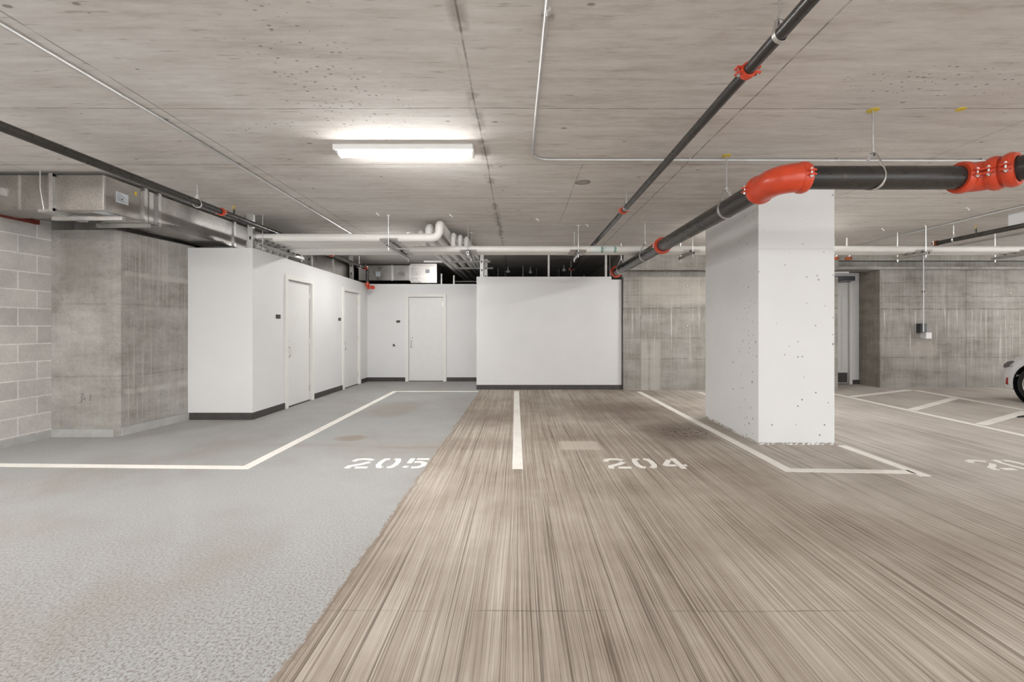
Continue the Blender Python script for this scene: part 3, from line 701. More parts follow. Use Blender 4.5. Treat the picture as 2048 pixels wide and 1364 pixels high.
tag(jb, 'small white junction box at the foot of the wall conduit', 'junction box')
MB().box(j0.x - 0.04, j0.x - 0.01, 9.818, 9.821, j0.z + 0.02, j0.z + 0.045).build('cover_label', 'label', jb, smooth=False)

# ------------------------------------------------------------------ hangers, couplings
def hanger(p, axis, r, label, yaw=0.0, anchor=False, top=CZ, rod=0.007, grp='clevis hangers'):
    p = Vector(p); d = Vector(axis).normalized(); d.rotate(Matrix.Rotation(yaw, 3, 'Z'))
    u = Vector((d.y, -d.x, 0)).normalized(); up = Vector((0, 0, 1)); rr = r + 0.003
    e = empty('pipe_hanger', (p.x, p.y, top), label, 'pipe hanger', grp)
    hz = rr * 2.05
    pts = []
    a0 = math.acos(min(1.0, rr / hz))
    for k in range(25):
        a = math.pi / 2 + a0 + (2 * math.pi - 2 * a0) * k / 24
        pts.append((rr * math.cos(a), rr * math.sin(a)))
    pts += [(0.016, hz), (-0.016, hz)]
    MB().band(p, u, up, d, pts, 0.004, max(0.022, r * 0.36)).build('clevis', 'galv', e)
    MB().cyl(p + up * (hz - 0.012), (p.x, p.y, top), rod, 8).build('rod', 'zinc', e)
    n = MB(); n.cyl(p + up * (hz + 0.004), p + up * (hz + 0.018), rod * 2.1, 6); n.cyl(p + up * (hz - 0.022), p + up * (hz - 0.006), rod * 2.1, 6); n.build('nut', 'zinc', e)
    if anchor: MB().cyl((p.x, p.y, top - 0.004), (p.x, p.y, top), 0.04, 14).build('anchor_plug', 'yellow', e)
    return e
def coupling(p, axis, r, parent, w_=None, mat='red'):
    d, u, v = frame_of(axis); p = Vector(p); w_ = w_ or max(0.045, r * 0.72); R = r + max(0.010, r * 0.29)
    c = MB()
    c.lathe(p - d * w_ / 2, d, [(0, r + 0.001), (0, R * 0.985), (w_ * 0.12, R), (w_ * 0.3, R + r * 0.07), (w_ * 0.7, R + r * 0.07), (w_ * 0.88, R), (w_, R * 0.985), (w_, r + 0.001)], 28, False)
    lug = max(0.018, r * 0.26); lz = max(0.010, r * 0.12)
    for sg in (-1, 1):
        for sz in (-1, 1):
            c.obox(p + u * sg * (R + lug * 0.35) + v * sz * (lz + lug * 0.25), d, u, v, w_ * 0.42, lug, lug * 0.24)
    co = c.build('coupling', mat, parent, bevel=0)
    for sg in (-1, 1):
        b = MB(); br = max(0.0055, r * 0.085); q = p + u * sg * (R + lug * 0.55)
        b.cyl(q - v * (lz + lug * 1.15), q + v * (lz + lug * 1.1), br, 8)
        b.cyl(q - v * (lz + lug * 0.95), q - v * (lz + lug * 0.42), br * 1.9, 6); b.cyl(q + v * (lz + lug * 0.45), q + v * (lz + lug * 0.8), br * 1.8, 8)
        b.build('bolt', 'zinc', co)
    return co

# ------------------------------------------------------------------ large fire main around the column
R6 = 0.084; FX, FY, FZ = 1.93, 3.385, 2.402
fm = empty('fire_main', (FX, FY, FZ), 'large black fire main with red fittings bending in front of the column', 'fire main')
MB().cyl((FX, FY + 0.28, FZ), (FX, 9.2, FZ), R6, 32).build('pipe', 'black', fm)
MB().cyl((FX + 0.13, FY, FZ), (3.28, FY, FZ), R6, 32).build('pipe', 'black', fm)
MB().tube(fillet([(FX, FY + 0.30, FZ), (FX, FY, FZ), (FX + 0.15, FY, FZ)], 0.142, 14), R6 * 1.24, 32).build('elbow', 'red', fm)
coupling((FX, FY + 0.30, FZ), (0, 1, 0), R6, fm); coupling((FX + 0.15, FY, FZ), (1, 0, 0), R6, fm)
coupling((FX, 6.19, FZ), (0, 1, 0), R6, fm); coupling((FX, 9.12, FZ), (0, 1, 0), R6, fm)
E0 = Vector((3.28, FY, FZ)); TH = math.radians(62); dd = Vector((math.cos(TH), -math.sin(TH), 0))
arc = [E0 + Vector((0.13 * math.sin(a), -0.13 * (1 - math.cos(a)), 0)) for a in [k * TH / 10 for k in range(11)]]
E1 = arc[-1]
MB().tube([E0 - Vector((0.03, 0, 0))] + arc + [E1 + dd * 0.03], R6 * 1.24, 32).build('elbow', 'red', fm)
coupling(E0 - Vector((0.025, 0, 0)), (1, 0, 0), R6, fm)
coupling(E1 + dd * 0.03, dd, R6 * 1.06, fm)
MB().cyl(E1 + dd * 0.03, E1 + dd * 0.115, R6 * 1.12, 32).build('sleeve', 'red', fm)
coupling(E1 + dd * 0.115, dd, R6 * 1.06, fm)
MB().cyl(E1 + dd * 0.115, E1 + dd * 1.4, R6, 32).build('pipe', 'black', fm)
hanger((2.605, FY, FZ), (1, 0, 0), R6, 'clevis hanger holding the fire main in front of the column', 0.42, True)
hanger((FX, 4.28, FZ), (0, 1, 0), R6, 'clevis hanger on the fire main just behind its red elbow', 0.2, True)
hanger((FX, 7.05, FZ), (0, 1, 0), R6, 'clevis hanger on the fire main near the back wall', 0.2)
hanger((FX, 8.7, FZ), (0, 1, 0), R6, 'clevis hanger on the fire main by its far end at the back', 0.2)

# ------------------------------------------------------------------ black sprinkler pipes
sp = empty('sprinkler_pipe', (1.238, 5, 2.69), 'slim black sprinkler pipe with red couplings running back across the ceiling', 'sprinkler pipe')
MB().cyl((1.238, 0.9, 2.692), (1.238, 10.9, 2.675), 0.0305, 20).build('pipe', 'black', sp)
for yy in (2.49, 5.45, 8.4, 10.85): coupling((1.238, yy, 2.692 - 0.0017 * (yy - 0.9)), (0, 1, 0), 0.0305, sp)
hanger((1.238, 2.185, 2.69), (0, 1, 0), 0.0305, 'clevis hanger near the top edge on the slim sprinkler pipe', 0.25)
hanger((1.238, 5.31, 2.685), (0, 1, 0), 0.0305, 'clevis hanger beside the second red coupling of the slim sprinkler pipe', 0.25)
lp = empty('sprinkler_pipe', (-3.58, 6, 2.68), 'thick black sprinkler pipe running back along the left duct', 'sprinkler pipe')
MB().tube(fillet([(-3.58, 0.8, 2.69), (-3.58, 10.85, 2.692), (-3.58, 10.85, 2.30)], 0.06), 0.036, 20).build('pipe', 'black', lp)
for yy in (5.53, 8.75, 10.7): coupling((-3.58, yy, 2.69), (0, 1, 0), 0.036, lp)
MB().tube(fillet([(-3.58, 10.85, 2.36), (-3.58, 10.85, 2.255), (-3.40, 10.75, 2.235)], 0.06), 0.045, 16).build('elbow', 'red', lp)
coupling((-3.54, 10.83, 2.25), (1, -0.5, -0.1), 0.04, lp); coupling((-3.44, 10.78, 2.24), (1, -0.5, -0.1), 0.034, lp)
hanger((-3.58, 5.12, 2.675), (0, 1, 0), 0.036, 'clevis hanger on the left sprinkler pipe in front of its red coupling', 0.3)
hanger((-3.58, 10.3, 2.66), (0, 1, 0), 0.036, 'clevis hanger on the left sprinkler pipe by the rear corner', 0.3)
MB().cyl((-3.58, 5.78, 2.70), (-3.58, 5.78, 2.78), 0.012, 10).build('nipple', 'black', lp)
mbh = MB().lathe((-3.58, 5.78, 2.78), (0, 0, 1), [(0, 0.014), (0.02, 0.012), (0.022, 0.006), (0.05, 0.006), (0.052, 0.022), (0.055, 0.022)], 12)
mbh.tube([(-3.597, 5.78, 2.795), (-3.60, 5.78, 2.81), (-3.582, 5.78, 2.832)], 0.003, 6); mbh.tube([(-3.563, 5.78, 2.795), (-3.56, 5.78, 2.81), (-3.578, 5.78, 2.832)], 0.003, 6)
mbh.build('sprinkler_head', 'brass', lp)['label'] = 'brass upright sprinkler head'
rp = empty('sprinkler_pipe', (6.68, 6, 2.64), 'black sprinkler pipe at the right edge, running back above the bare wall', 'sprinkler pipe')
MB().cyl((6.66, 2.5, 2.655), (6.72, 7.45, 2.655), 0.034, 20).build('pipe', 'black', rp)
coupling((6.72, 7.40, 2.655), (0, 1, 0), 0.034, rp, mat='orange')
MB().cyl((6.705, 6.75, 2.688), (6.705, 6.75, 2.75), 0.012, 10).build('nipple', 'black', rp)
MB().lathe((6.705, 6.75, 2.75), (0, 0, 1), [(0, 0.014), (0.02, 0.012), (0.022, 0.006), (0.05, 0.006), (0.052, 0.022), (0.055, 0.022)], 12).build('sprinkler_head', 'brass', rp)['label'] = 'brass upright sprinkler head'
hanger((6.71, 7.1, 2.655), (0, 1, 0), 0.034, 'clevis hanger on the right sprinkler pipe near its end', 0.3)
# drain fittings beside the column, over the exit door
for k, (px, lab) in enumerate(((1697, 'orange pipe cap hanging under the white pipes above the exit door'), (1671, 'orange pipe cap half hidden at the edge of column'))):
    c = at(px, 517, 8.2)
    e = empty('capped_drain', (c.x, c.y, CZ), lab, 'capped pipe', 'orange capped pipes')
    MB().lathe(c + Vector((0, 0, -0.03)), (0, 0, 1), [(0, 0.02), (0.004, 0.05), (0.03, 0.062), (0.055, 0.05)], 16).build('cap', 'orange', e)
    MB().tube(fillet([c + Vector((0.0, 0, 0.0)), c + Vector((0.03, 0, 0.08)), c + Vector((-0.03, 0, 0.14)), (c.x - 0.03, c.y, CZ)], 0.05), 0.014, 8).build('pipe', 'pvc', e)

# ------------------------------------------------------------------ white insulated pipe racks
ZP = 2.592
def ipipe(path, r, label, R=0.11, grp='white insulated pipes'):
    o = MB().tube(fillet(path, R, 8), r, 20).build('insulated_pipe', 'pvc')
    return tag(o, label, 'insulated pipe', grp)
ords = ['nearest', 'second', 'third', 'fourth']
xe = [-1.15, -1.33, -1.49, -1.61]; rr4 = [0.058, 0.056, 0.044, 0.042]; zt = [2.80, 2.79, 2.745, 2.735]
for k in range(4):
    y = 6.62 + 0.165 * k
    x0 = -3.86
    zk = ZP - (0.058 - rr4[k])
    ipipe([(x0, y, 2.43), (x0, y, zk), (xe[k], y, zk), (xe[k], y, zt[k]), (xe[k], 16.0, zt[k])], rr4[k],
          '%s white pipe of the upper rack, bending up to the ceiling at its right end' % ords[k], 0.10)
rr3 = [0.050, 0.046, 0.046]; xt = [-1.045, -0.96, -0.875]; low = []
for k in range(3):
    y = 7.29 + 0.15 * k; zk = 2.542
    low.append(ipipe([(-3.86, y, 2.42), (-3.86, y, zk), (12.5, y, zk)], rr3[k], '%s straight white pipe of the long rack passing behind the column' % ['front', 'middle', 'rearmost'][k], 0.10))
    ipipe([(xt[k], y, zk + 0.01), (xt[k], y, 2.78), (xt[k], 16.0, 2.78)], 0.034, '%s white riser turning back from the lower rack' % ['leftmost', 'middle', 'rightmost'][k], 0.06, 'white risers')
# printed marker wraps on the front pipe
for px, lab in ((1196, 'L'), (1222, 'R')):
    c = at(px, 496, 7.29); r = rr3[0]
    mk = MB().lathe((c.x - 0.11, 7.29, 2.542), (1, 0, 0), [(0, r + 0.0006), (0.0, r + 0.0015), (0.22, r + 0.0015), (0.22, r + 0.0006)], 24, False).build('pipe_marker', 'markwhite', low[0])
    mk['label'] = 'pale green printed marker wrap'
    t_ = MB()
    for a in range(-3, 5):
        an = math.pi + 0.3 + a * 0.28; cy, cz = math.cos(an), math.sin(an)
        for q in range(2):
            t_.obox((c.x + 0.05 + 0.018 * q, 7.29 + cy * (r + 0.002), 2.542 - cz * (r + 0.002) * -1), (1, 0, 0), (0, -cz, cy), (0, cy, cz), 0.006 if (a + q) % 3 else 0.012, 0.005, 0.0008)
    t_.build('marker_text', 'green', mk, smooth=False)

def trapeze(x, y0, y1, z, pipes, label):
    e = empty('strut_trapeze', (x, (y0 + y1) / 2, CZ), label, 'pipe rack hanger', 'strut trapeze hangers')
    s = MB(); s.box(x - 0.0205, x + 0.0205, y0, y1, z - 0.041, z - 0.037); s.box(x - 0.0205, x - 0.0175, y0, y1, z - 0.041, z); s.box(x + 0.0175, x + 0.0205, y0, y1, z - 0.041, z)
    s.box(x - 0.0205, x - 0.011, y0, y1, z - 0.003, z); s.box(x + 0.011, x + 0.0205, y0, y1, z - 0.003, z)
    s.build('channel', 'galv', e, smooth=False)
    for yy in (y0 + 0.05, y1 - 0.05):
        MB().cyl((x, yy, z - 0.085), (x, yy, CZ), 0.0065, 8).build('rod', 'zinc', e)
        n = MB(); n.cyl((x, yy, z - 0.052), (x, yy, z - 0.041), 0.014, 6); n.box(x - 0.02, x + 0.02, yy - 0.02, yy + 0.02, z, z + 0.004); n.build('nut', 'zinc', e)
        MB().cyl((x, yy, CZ - 0.006), (x, yy, CZ), 0.028, 10).build('anchor_plate', 'zinc', e)
    for yp, zp, r in pipes:
        pf = [(math.cos(a) * q, math.sin(a) * q) for q, rng in ((r + 0.004, range(9)), (r + 0.001, range(8, -1, -1))) for a in [math.pi + 0.25 + (math.pi - 0.5) * k / 8 for k in rng]]
        MB().prism(pf, -0.13, 0.13, lambda a, b, h: (x + h, yp + a, zp + b)).build('saddle', 'galv', e)
up4 = [(6.62 + 0.165 * k, ZP - (0.058 - rr4[k]), rr4[k]) for k in range(4)]
lo3 = [(7.29 + 0.15 * k, 2.542, rr3[k]) for k in range(3)]
trapeze(-1.86, 6.50, 7.78, 2.484, up4 + lo3, 'pipe rack hanger left of the upper rack elbow, below the ceiling')
trapeze(-3.65, 6.50, 7.78, 2.484, up4 + lo3, 'leftmost pipe rack hanger, above the left storage wall')
trapeze(-0.80, 7.16, 7.80, 2.484, lo3, 'pipe rack hanger beside the three white risers')
trapeze(0.93, 7.16, 7.80, 2.484, lo3, 'pipe rack hanger over the blank white wall near the slim sprinkler pipe')
trapeze(2.72, 7.16, 7.80, 2.484, lo3, 'pipe rack hanger between fire main and column')
trapeze(6.38, 7.16, 7.80, 2.484, lo3, 'pipe rack hanger right of the column, above the exit door')
trapeze(8.02, 7.16, 7.80, 2.484, lo3, 'rightmost pipe rack hanger, at the right edge')

# ------------------------------------------------------------------ ducts
def tdf(mb, c, u, v, n, hu, hv, t=0.028, d=0.02):         # flange frame around a duct section
    c, u, v, n = Vector(c), Vector(u), Vector(v), Vector(n)
    for sg in (-1, 1):
        mb.obox(c + u * sg * (hu + t / 2 - 0.004), u, v, n, t / 2, hv + t, d)
        mb.obox(c + v * sg * (hv + t / 2 - 0.004), u, v, n, hu + t, t / 2, d)
DX, DY, Z0, Z1 = -4.24, 4.70, 2.50, 2.856
du = empty('air_duct', (-4.6, 7, Z0), 'large galvanized air duct turning back above the left concrete pier', 'air duct')
MB().prism([(-5.57, DY), (DX, DY), (DX, 12.2), (DX - 0.46, 12.2), (DX - 0.46, DY + 0.36), (-5.57, DY + 0.36)], Z0, Z1).build('duct_body', 'duct', du, smooth=False, bevel=0.004)
zm, hz2 = (Z0 + Z1) / 2, (Z1 - Z0) / 2
f1 = MB(); tdf(f1, (-4.76, DY + 0.18, zm), (0, 1, 0), (0, 0, 1), (1, 0, 0), 0.18, hz2 - 0.012); f1.build('flange', 'galv', du, smooth=False)
for fy in (5.20, 5.40, 6.83, 8.1, 9.3, 10.5):
    f1 = MB(); tdf(f1, (DX - 0.23, fy, zm), (1, 0, 0), (0, 0, 1), (0, 1, 0), 0.23, hz2 - 0.012); fo = f1.build('flange', 'galv', du, smooth=False)
    b = MB()
    for sg in (-1, 1): b.cyl((DX + 0.012, fy - 0.03, zm + sg * (hz2 + 0.0)), (DX + 0.012, fy + 0.03, zm + sg * (hz2 + 0.0)), 0.012, 6)
    b.build('bolt', 'zinc', fo)
MB().box(DX - 0.002, DX + 0.005, 5.27, 5.33, Z0, Z1).build('seam_strip', 'galv', du, smooth=False)
for px in (40,):
    sx = (px - VX) * DY / F
    MB().box(sx - 0.012, sx + 0.004, DY - 0.006, DY + 0.002, Z0, Z1).build('seam_strip', 'galv', du, smooth=False)
MB().box(DX - 0.012, DX + 0.003, DY - 0.004, DY + 0.014, Z0 + 0.004, Z1 - 0.004).build('corner_strip', 'galv', du, smooth=False)
lb = MB().box(DX + 0.0008, DX + 0.003, 4.835, 4.99, zm - 0.055, zm + 0.055).build('duct_label', 'label', du, smooth=False); lb['label'] = 'pale blue paper label'
t_ = MB()
for k in range(6): t_.box(DX + 0.003, DX + 0.0036, 4.85, 4.85 + 0.05 + 0.05 * ((k * 7) % 3) / 2, zm + 0.04 - k * 0.015, zm + 0.043 - k * 0.015)
t_.box(DX + 0.003, DX + 0.0036, 4.905, 4.92, zm - 0.02, zm - 0.004); t_.build('label_print', 'ink', lb, smooth=False)
lb = MB().box(-4.42, -4.30, 4.78, 4.95, Z0 - 0.003, Z0 - 0.0006).build('duct_label', 'label', du, smooth=False); lb['label'] = 'pale blue paper label underneath'
yl = MB().box(DX + 0.0008, DX + 0.003, 5.07, 5.10, zm + 0.08, zm + 0.12).build('duct_tag', 'yellow', du, smooth=False); yl['label'] = 'tiny yellow tag'
st = empty('duct_strap', (-4.83, 4.66, Z0), 'thin rod and strap hanging the left duct beside its first flange', 'duct hanger')
MB().tube([(-4.86, DY - 0.03, CZ), (-4.86, DY - 0.03, 2.72), (-4.82, DY - 0.03, Z0 - 0.02)], 0.0055, 8).build('rod', 'zinc', st)
MB().box(-4.865, -4.775, DY - 0.05, DY + 0.40, Z0 - 0.032, Z0 - 0.004).build('strap', 'galv', st, smooth=False)
for k, (fy, xb, lab) in enumerate(((4.9, -4.66, 'galvanized channel under the left duct behind its front corner'), (5.24, -4.5, 'galvanized channel under the left duct at its double flange'))):
    o = MB().box(xb - 0.30, DX + 0.03, fy - 0.02, fy + 0.02, Z0 - 0.06, Z0 - 0.02).build('duct_support', 'galv', smooth=False, bevel=0.006)
    tag(o, lab, 'duct support')
db = MB().box(-5.32, -5.25, DY - 0.035, DY + 0.005, 2.645, 2.72).build('actuator', 'galv', du, smooth=False, bevel=0.004)
cd = empty('air_duct', (-3.4, 11.7, 2.46), 'galvanized cross duct in the dark space above the rear door', 'air duct')
MB().box(-4.05, -2.70, 11.62, 12.0, 2.49, 2.87).build('duct_body', 'duct', cd, smooth=False)
for fx in (-3.86, -3.2, -2.74):
    f1 = MB(); tdf(f1, (fx, 11.81, 2.68), (0, 1, 0), (0, 0, 1), (1, 0, 0), 0.19, 0.178); f1.build('flange', 'galv', cd, smooth=False)
lb = MB().box(-3.62, -3.50, 11.617, 11.6195, 2.59, 2.71).build('duct_label', 'label', cd, smooth=False); lb['label'] = 'pale blue label on cross duct'
db2 = empty('fan_box', (-2.35, 11.5, 2.40), 'galvanized fan box at the end of cross duct above the rear door', 'fan box')
MB().box(-2.69, -2.04, 11.42, 12.1, 2.41, 2.885).build('casing', 'duct', db2, smooth=False, bevel=0.006)
sm = MB()
for zz in (2.47, 2.56, 2.80): sm.box(-2.69, -2.04, 11.412, 11.42, zz, zz + 0.012)
sm.build('seam_strip', 'galv', db2, smooth=False)
lb = MB().box(-2.32, -2.22, 11.415, 11.4185, 2.65, 2.74).build('duct_label', 'label', db2, smooth=False); lb['label'] = 'small pale blue label'

# ------------------------------------------------------------------ studs, posts and rods above the storage rooms
def stud(x, y, z0, label, w_=0.075):
    e = empty('steel_stud', (x, y, z0), label, 'steel stud', 'galvanized studs above the storage rooms')
    s = MB(); s.box(x - w_ / 2, x + w_ / 2, y - 0.003, y, z0, CZ); s.box(x - w_ / 2, x - w_ / 2 + 0.003, y, y + 0.05, z0, CZ); s.box(x + w_ / 2 - 0.003, x + w_ / 2, y, y + 0.05, z0, CZ)
    s.build('post', 'galv', e, smooth=False)
    MB().box(x - w_ / 2 - 0.01, x + w_ / 2 + 0.01, y - 0.012, y - 0.003, CZ - 0.09, CZ).build('clip', 'galv', e, smooth=False)
    q = MB()
    for zz in (z0 + 0.12, z0 + 0.3): q.box(x - 0.012, x + 0.012, y - 0.0045, y - 0.003, zz, zz + 0.045)
    q.build('punch_out', 'carblack', e, smooth=False)
stud(-3.80, 6.505, 2.425, 'galvanized stud above the front corner of the left storage wall')
stud(-3.78, 8.30, 2.39, 'galvanized stud above the nearer left door')
stud(-3.74, 10.25, 2.36, 'galvanized stud above the farther left door')
stud(-0.785, 9.70, 2.365, 'galvanized stud on top of the blank white wall, at its left end')
stud(-0.78, 10.80, 2.365, 'galvanized stud behind the left end of blank white wall')
for x, y, z0, r, lab in ((0.625, 9.72, 2.365, 0.022, 'slim white post on the middle of the blank white wall'), (1.835, 9.72, 2.365, 0.024, 'slim pale post near the right end of the blank white wall')):
    o = MB().cyl((x, y, z0), (x, y, CZ), r, 12).build('post', 'pvc'); tag(o, lab, 'post')
for k, (px, y, z0, lab) in enumerate(((996, 12.5, 2.2, 'leftmost'), (1010, 13.0, 2.25, 'second from left'), (1046, 12.0, 2.2, 'third from left'), (1073, 12.6, 2.2, 'fourth from left'),
                                      (1118, 12.6, 2.25, 'fifth from left'), (1142, 11.0, 2.3, 'fifth from right'), (1168, 14.0, 2.2, 'fourth from right'), (1188, 13.5, 2.3, 'third from right'), (1220, 9.9, 2.3, 'the last'))):
    x = at(px, 0, y).x
    o = MB().cyl((x, y, z0), (x, y, CZ), 0.009, 8).build('hanger_rod', 'zinc')
    tag(o, '%s of the thin rods in the dark gap above the blank white wall' % lab, 'hanger rod', 'thin rods in the dark space')
for k, (y, z, x0, x1, lab) in enumerate(((12.3, 2.42, -1.6, 2.17, 'slim horizontal pipe deep in the dark space, lower one'), (13.2, 2.62, -1.9, 2.17, 'slim horizontal pipe deep in the dark space, upper one'))):
    o = MB().cyl((x0, y, z), (x1, y, z), 0.016, 10).build('thin_pipe', 'pvc'); tag(o, lab, 'thin pipe')
for k, (px, py, y, lab) in enumerate(((1016, 546, 12.0, 'leftmost'), (1061, 547, 12.2, 'second'), (1128, 543, 11.8, 'third'), (1186, 531, 12.6, 'rightmost'))):
    c = at(px, py, y)
    o = MB().lathe(c, (0, 0, 1), [(0, 0.022), (0.03, 0.05), (0.05, 0.05), (0.07, 0.02), (0.12, 0.008), (CZ - c.z, 0.006)], 14).build('pendant_fitting', 'plastic')
    tag(o, '%s small white fitting in the dark space above the blank white wall' % lab, 'fitting', 'small white fittings')
for z, y, lab in ((2.70, 9.9, 'upper rack rail under the white risers'), (2.699, 11.0, 'lower rack rail under the white pipes running back')):
    o = MB().box(-2.05 if y < 10 else -1.62, -0.62, y, y + 0.04, z, z + 0.04).build('rack_rail', 'rail', smooth=False); tag(o, lab, 'rack rail')
for k, (px, lab) in enumerate(((883, 'left'), (908, 'right'))):
    x = at(px, 0, 11.3).x
    o = MB().cyl((x, 11.3, 2.2), (x, 11.3, 2.58 if k else 2.62), 0.028, 12).build('flex_pipe', 'galv'); tag(o, '%s upright metal pipe beside the fan box above the rear door' % lab, 'pipe')

# ------------------------------------------------------------------ small ceiling items
for px, py, lab in ((1073, 436, 'white wire hook on the ceiling above the blank white wall'), (900, 428, 'small white hook on the ceiling left of the white risers'), (1172, 447, 'small white hook on the ceiling near the slim sprinkler pipe'),
                    (753, 425, 'white hook on the ceiling above the upper pipe rack'), (1934, 414, 'white hook on the ceiling right of column below the fire main'), (1764, 456, 'white hook on the ceiling beside the column, near the right conduit')):
    y = (CZ - H) * F / (VY - py); x = (px - VX) * y / F
    o = MB().tube(fillet([(x, y, CZ), (x, y, CZ - 0.022), (x + 0.025, y, CZ - 0.022), (x + 0.03, y, CZ - 0.05)], 0.01, 4), 0.006, 8).build('ceiling_hook', 'plastic')
    tag(o, lab, 'hook', 'white ceiling hooks')
y = (CZ - H) * F / (VY - 364); x = (1165 - VX) * y / F
o = MB().lathe((x, y, CZ - 0.008), (0, 0, 1), [(0, 0.075), (0.003, 0.088), (0.008, 0.09)], 24).build('ceiling_plate', 'plug'); tag(o, 'round grey cover plate flush on the ceiling', 'cover plate')
MB().lathe((x, y, CZ - 0.0095), (0, 0, 1), [(0, 0.05), (0.003, 0.052)], 20).build('plate_centre', 'pilaster', o)
y = (CZ - H) * F / (VY - 218); x = (1922 - VX) * y / F
o = MB().cyl((x, y, CZ - 0.004), (x, y, CZ), 0.032, 12).build('anchor_plug', 'yellow'); tag(o, 'yellow anchor plug set in the ceiling right of the fire main hanger', 'anchor plug')

# ------------------------------------------------------------------ pencil number on the concrete pier
def scrib(pts, px, py, sc): return [at(px + a * sc, py + b * sc, 5.469) for a, b in pts]
pm = MB()
for st_ in ([(0, 0), (4, -1), (6, 2), (1, 6), (4, 10), (2, 16), (-3, 19)], [(7, 6), (8, 10), (10, 13)], [(19, 2), (20, 8), (18, 14)]):
    pm.tube(scrib(st_, 161, 788, 1.0), 0.0022, 5)
tag(pm.build('pencil_mark', 'ink'), 'handwritten pencil number low on the bare concrete pier', 'handwriting')

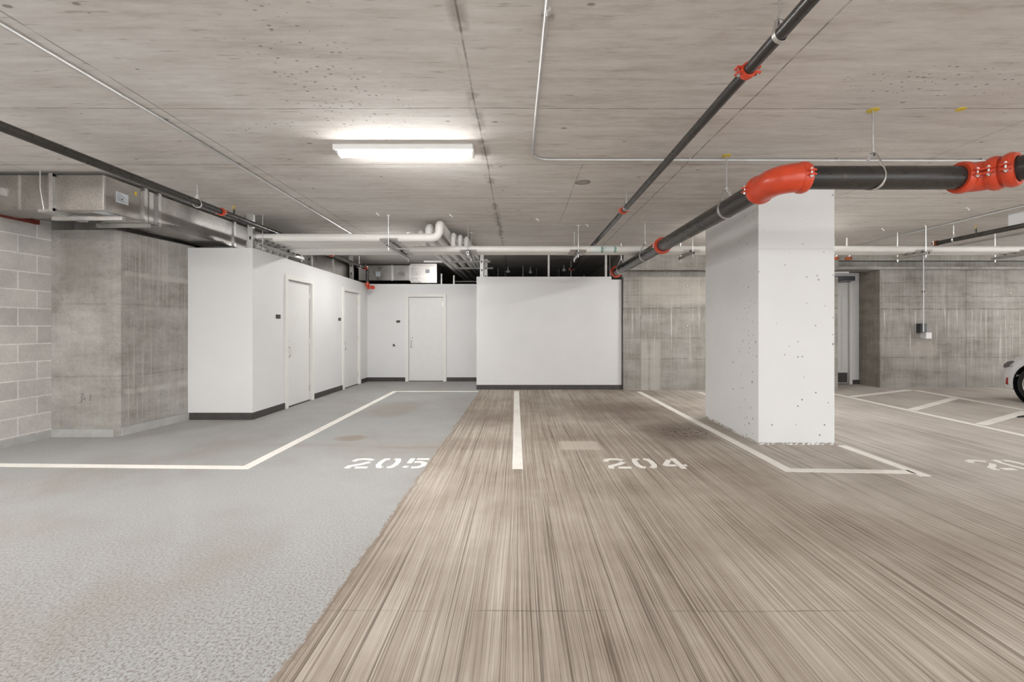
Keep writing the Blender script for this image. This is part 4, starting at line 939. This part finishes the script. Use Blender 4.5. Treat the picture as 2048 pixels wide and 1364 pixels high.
# ------------------------------------------------------------------ white car at the right edge
def car():
    X0, YN, WD, Ln = 8.30, 7.86, 1.74, 3.75
    yc = YN + WD / 2
    e = empty('car', (X0 + Ln / 2, yc, 0), 'white parked car with only its rear corner in view at the right edge', 'car')
    top = [(0.0, 0.52), (0.05, 0.60), (0.12, 0.67), (0.30, 0.79), (0.42, 0.83), (0.62, 1.05), (0.95, 1.36), (1.35, 1.46), (1.9, 1.47), (2.4, 1.38), (2.85, 1.02), (3.2, 0.92), (3.55, 0.80), (3.7, 0.66), (3.75, 0.50)]
    wid = [(0.0, 0.76), (0.04, 0.85), (0.12, 0.925), (0.3, 0.975), (0.6, 1.0), (3.0, 1.0), (3.4, 0.95), (3.6, 0.85), (3.72, 0.7), (3.75, 0.58)]
    def lin(tb, x):
        for (a, p), (b, q) in zip(tb, tb[1:]):
            if x <= b: return p + (q - p) * (x - a) / (b - a)
        return tb[-1][1]
    wh = (0.69, 2.93); RA = 0.375; zc = 0.325
    xs = sorted(set([round(k * Ln / 70, 4) for k in range(71)] + [w0 + RA * math.cos(a) for w0 in wh for a in [k * math.pi / 14 for k in range(15)]] + [0.02, 0.04, 0.07]))
    mb = MB(); rings = []
    for x in xs:
        zt_, hw = lin(top, x), lin(wid, x) * WD / 2
        zb = 0.20 if 0.08 < x < Ln - 0.08 else 0.26
        for w0 in wh:
            if abs(x - w0) <= RA: zb = max(zb, zc + math.sqrt(max(0, RA * RA - (x - w0) ** 2)))
        belt = min(zt_ - 0.03, 0.86)
        roofw = hw if zt_ < 0.95 else hw * (1 - 0.36 * (zt_ - 0.95))
        zs = [(1.0 * 0.96, zb), (0.99, zb + 0.25 * (belt - zb)), (1.0, zb + 0.6 * (belt - zb)), (0.955, belt)]
        ring = [(q * hw, z_) for q, z_ in zs] + [(roofw * 0.90 * 0.98, belt + (zt_ - belt) * 0.72), (roofw * 0.72, belt + (zt_ - belt) * 0.97), (roofw * 0.4, zt_)]
        full = [(-a, z_) for a, z_ in ring] + [(a, z_) for a, z_ in ring[::-1]]
        rings.append([mb.bm.verts.new((X0 + x, yc + a, z_)) for a, z_ in full])
    n = len(rings[0])
    for a, b in zip(rings, rings[1:]):
        for k in range(n): mb.bm.faces.new((a[k], a[(k + 1) % n], b[(k + 1) % n], b[k]))
    mb.bm.faces.new(rings[0]); mb.bm.faces.new(rings[-1][::-1])
    mb.build('body', 'carpaint', e)
    MB().box(X0 + 0.14, X0 + Ln - 0.2, YN + 0.26, YN + WD - 0.26, 0.22, 0.68).build('underbody', 'carblack', e, smooth=False)
    for sy, sgn in ((YN, -1), (YN + WD, 1)):
        for w0 in wh:
            c = Vector((X0 + w0, sy - sgn * 0.115, zc)); ax = Vector((0, sgn, 0))
            arch = MB(); arch.lathe((c.x, sy - sgn * 0.30, zc + 0.0), ax, [(0, 0.372), (0.02, 0.372), (0.28, 0.375)], 32, False); ar_ = arch.build('arch_liner', 'carblack', e)
            ty = MB().lathe(c - ax * 0.10, ax, [(0, 0.22), (0, 0.29), (0.03, 0.32), (0.06, 0.325), (0.15, 0.325), (0.185, 0.315), (0.20, 0.285), (0.20, 0.22), (0.12, 0.215)], 40, False).build('tyre', 'tyre', e)
            rm = MB(); rm.lathe(c - ax * 0.06, ax, [(0.0, 0.222), (0.14, 0.216), (0.155, 0.224), (0.162, 0.216), (0.155, 0.205), (0.08, 0.19), (0.0, 0.19)], 40, False)
            rm.lathe(c + ax * 0.055, ax, [(0, 0.05), (0.025, 0.045), (0.03, 0.03)], 16)
            for k in range(5):
                a = k * 2 * math.pi / 5 + 0.3
                for off in (-0.16, 0.16):
                    d1 = Vector((math.cos(a + off), 0, math.sin(a + off))); d0 = Vector((math.cos(a + off * 0.4), 0, math.sin(a + off * 0.4)))
                    p0, p1 = c + ax * 0.065 + d0 * 0.03, c + ax * 0.085 + d1 * 0.208
                    dd_ = (p1 - p0).normalized(); sd = dd_.cross(ax)
                    rm.obox((p0 + p1) / 2, dd_, sd, ax, (p1 - p0).length / 2, 0.011, 0.012)
            rm.build('rim', 'steel', ty)
            MB().cyl(c - ax * 0.02, c + ax * 0.02, 0.188, 32).build('brake_disc', 'carblack', ty)
    for sgn in (-1, 1):
        yb = yc + sgn * WD / 2
        tl = MB()                                        # lamp cluster wrapping the rear corner
        P = [(0.10, 0.575), (0.11, 0.63), (0.18, 0.69), (0.27, 0.71), (0.46, 0.675), (0.30, 0.62)]
        def bd(a, b, h):
            hw = lin(wid, a) * WD / 2 * (0.97 if b > 0.64 else 0.99)
            return (X0 + a, yc + sgn * (hw - 0.02 + h), b)
        tl.prism(P if sgn > 0 else P[::-1], 0.0, 0.03, bd); tl.build('tail_lamp', 'lens_grey', e)
        rf = MB(); Q = [(0.155, 0.29), (0.20, 0.28), (0.215, 0.44), (0.175, 0.45)]
        rf.prism(Q, -0.01, 0.024, bd); rf.build('side_reflector', 'lens_red', e)
        gl = MB()
        def gd(a, b, h):
            hw = lin(wid, a) * WD / 2
            f = (b - 0.86) / 0.58
            return (X0 + a, yc + sgn * (hw * (0.955 - 0.18 * f) - 0.006 + h), b)
        gl.prism([(0.80, 0.90), (2.62, 0.90), (2.25, 1.30), (1.9, 1.36), (1.3, 1.35), (1.0, 1.26)], 0, 0.016, gd); gl.build('side_window', 'carglass', e)
        dl = MB()
        dl.prism([(1.05, 0.56), (1.09, 0.56), (1.09, 0.57), (1.05, 0.57)], -0.02, 0.012, bd); dl.build('door_handle', 'steel', e)
    MB().hexa([(X0 + 0.47, yc - 0.6, 0.885), (X0 + 0.47, yc + 0.6, 0.885), (X0 + 0.49, yc + 0.6, 0.87), (X0 + 0.49, yc - 0.6, 0.87),
               (X0 + 0.87, yc - 0.5, 1.30), (X0 + 0.87, yc + 0.5, 1.30), (X0 + 0.89, yc + 0.5, 1.28), (X0 + 0.89, yc - 0.5, 1.28)]).build('rear_window', 'carglass', e, smooth=False)
    e.location = (8.67 + WD / 2, 8.41 - Ln / 2, 0); e.rotation_euler = (0, 0, -math.pi / 2)
car()
c = fl(2050, 835)
sc_ = MB().tube([(c.x - 0.10, c.y, 0.006), (c.x - 0.02, c.y + 0.02, 0.012), (c.x + 0.14, c.y - 0.01, 0.006)], 0.014, 8)
tag(sc_.build('scrap_strip', 'carblack'), 'black scrap strip lying on the floor at the right edge by the car', 'scrap')
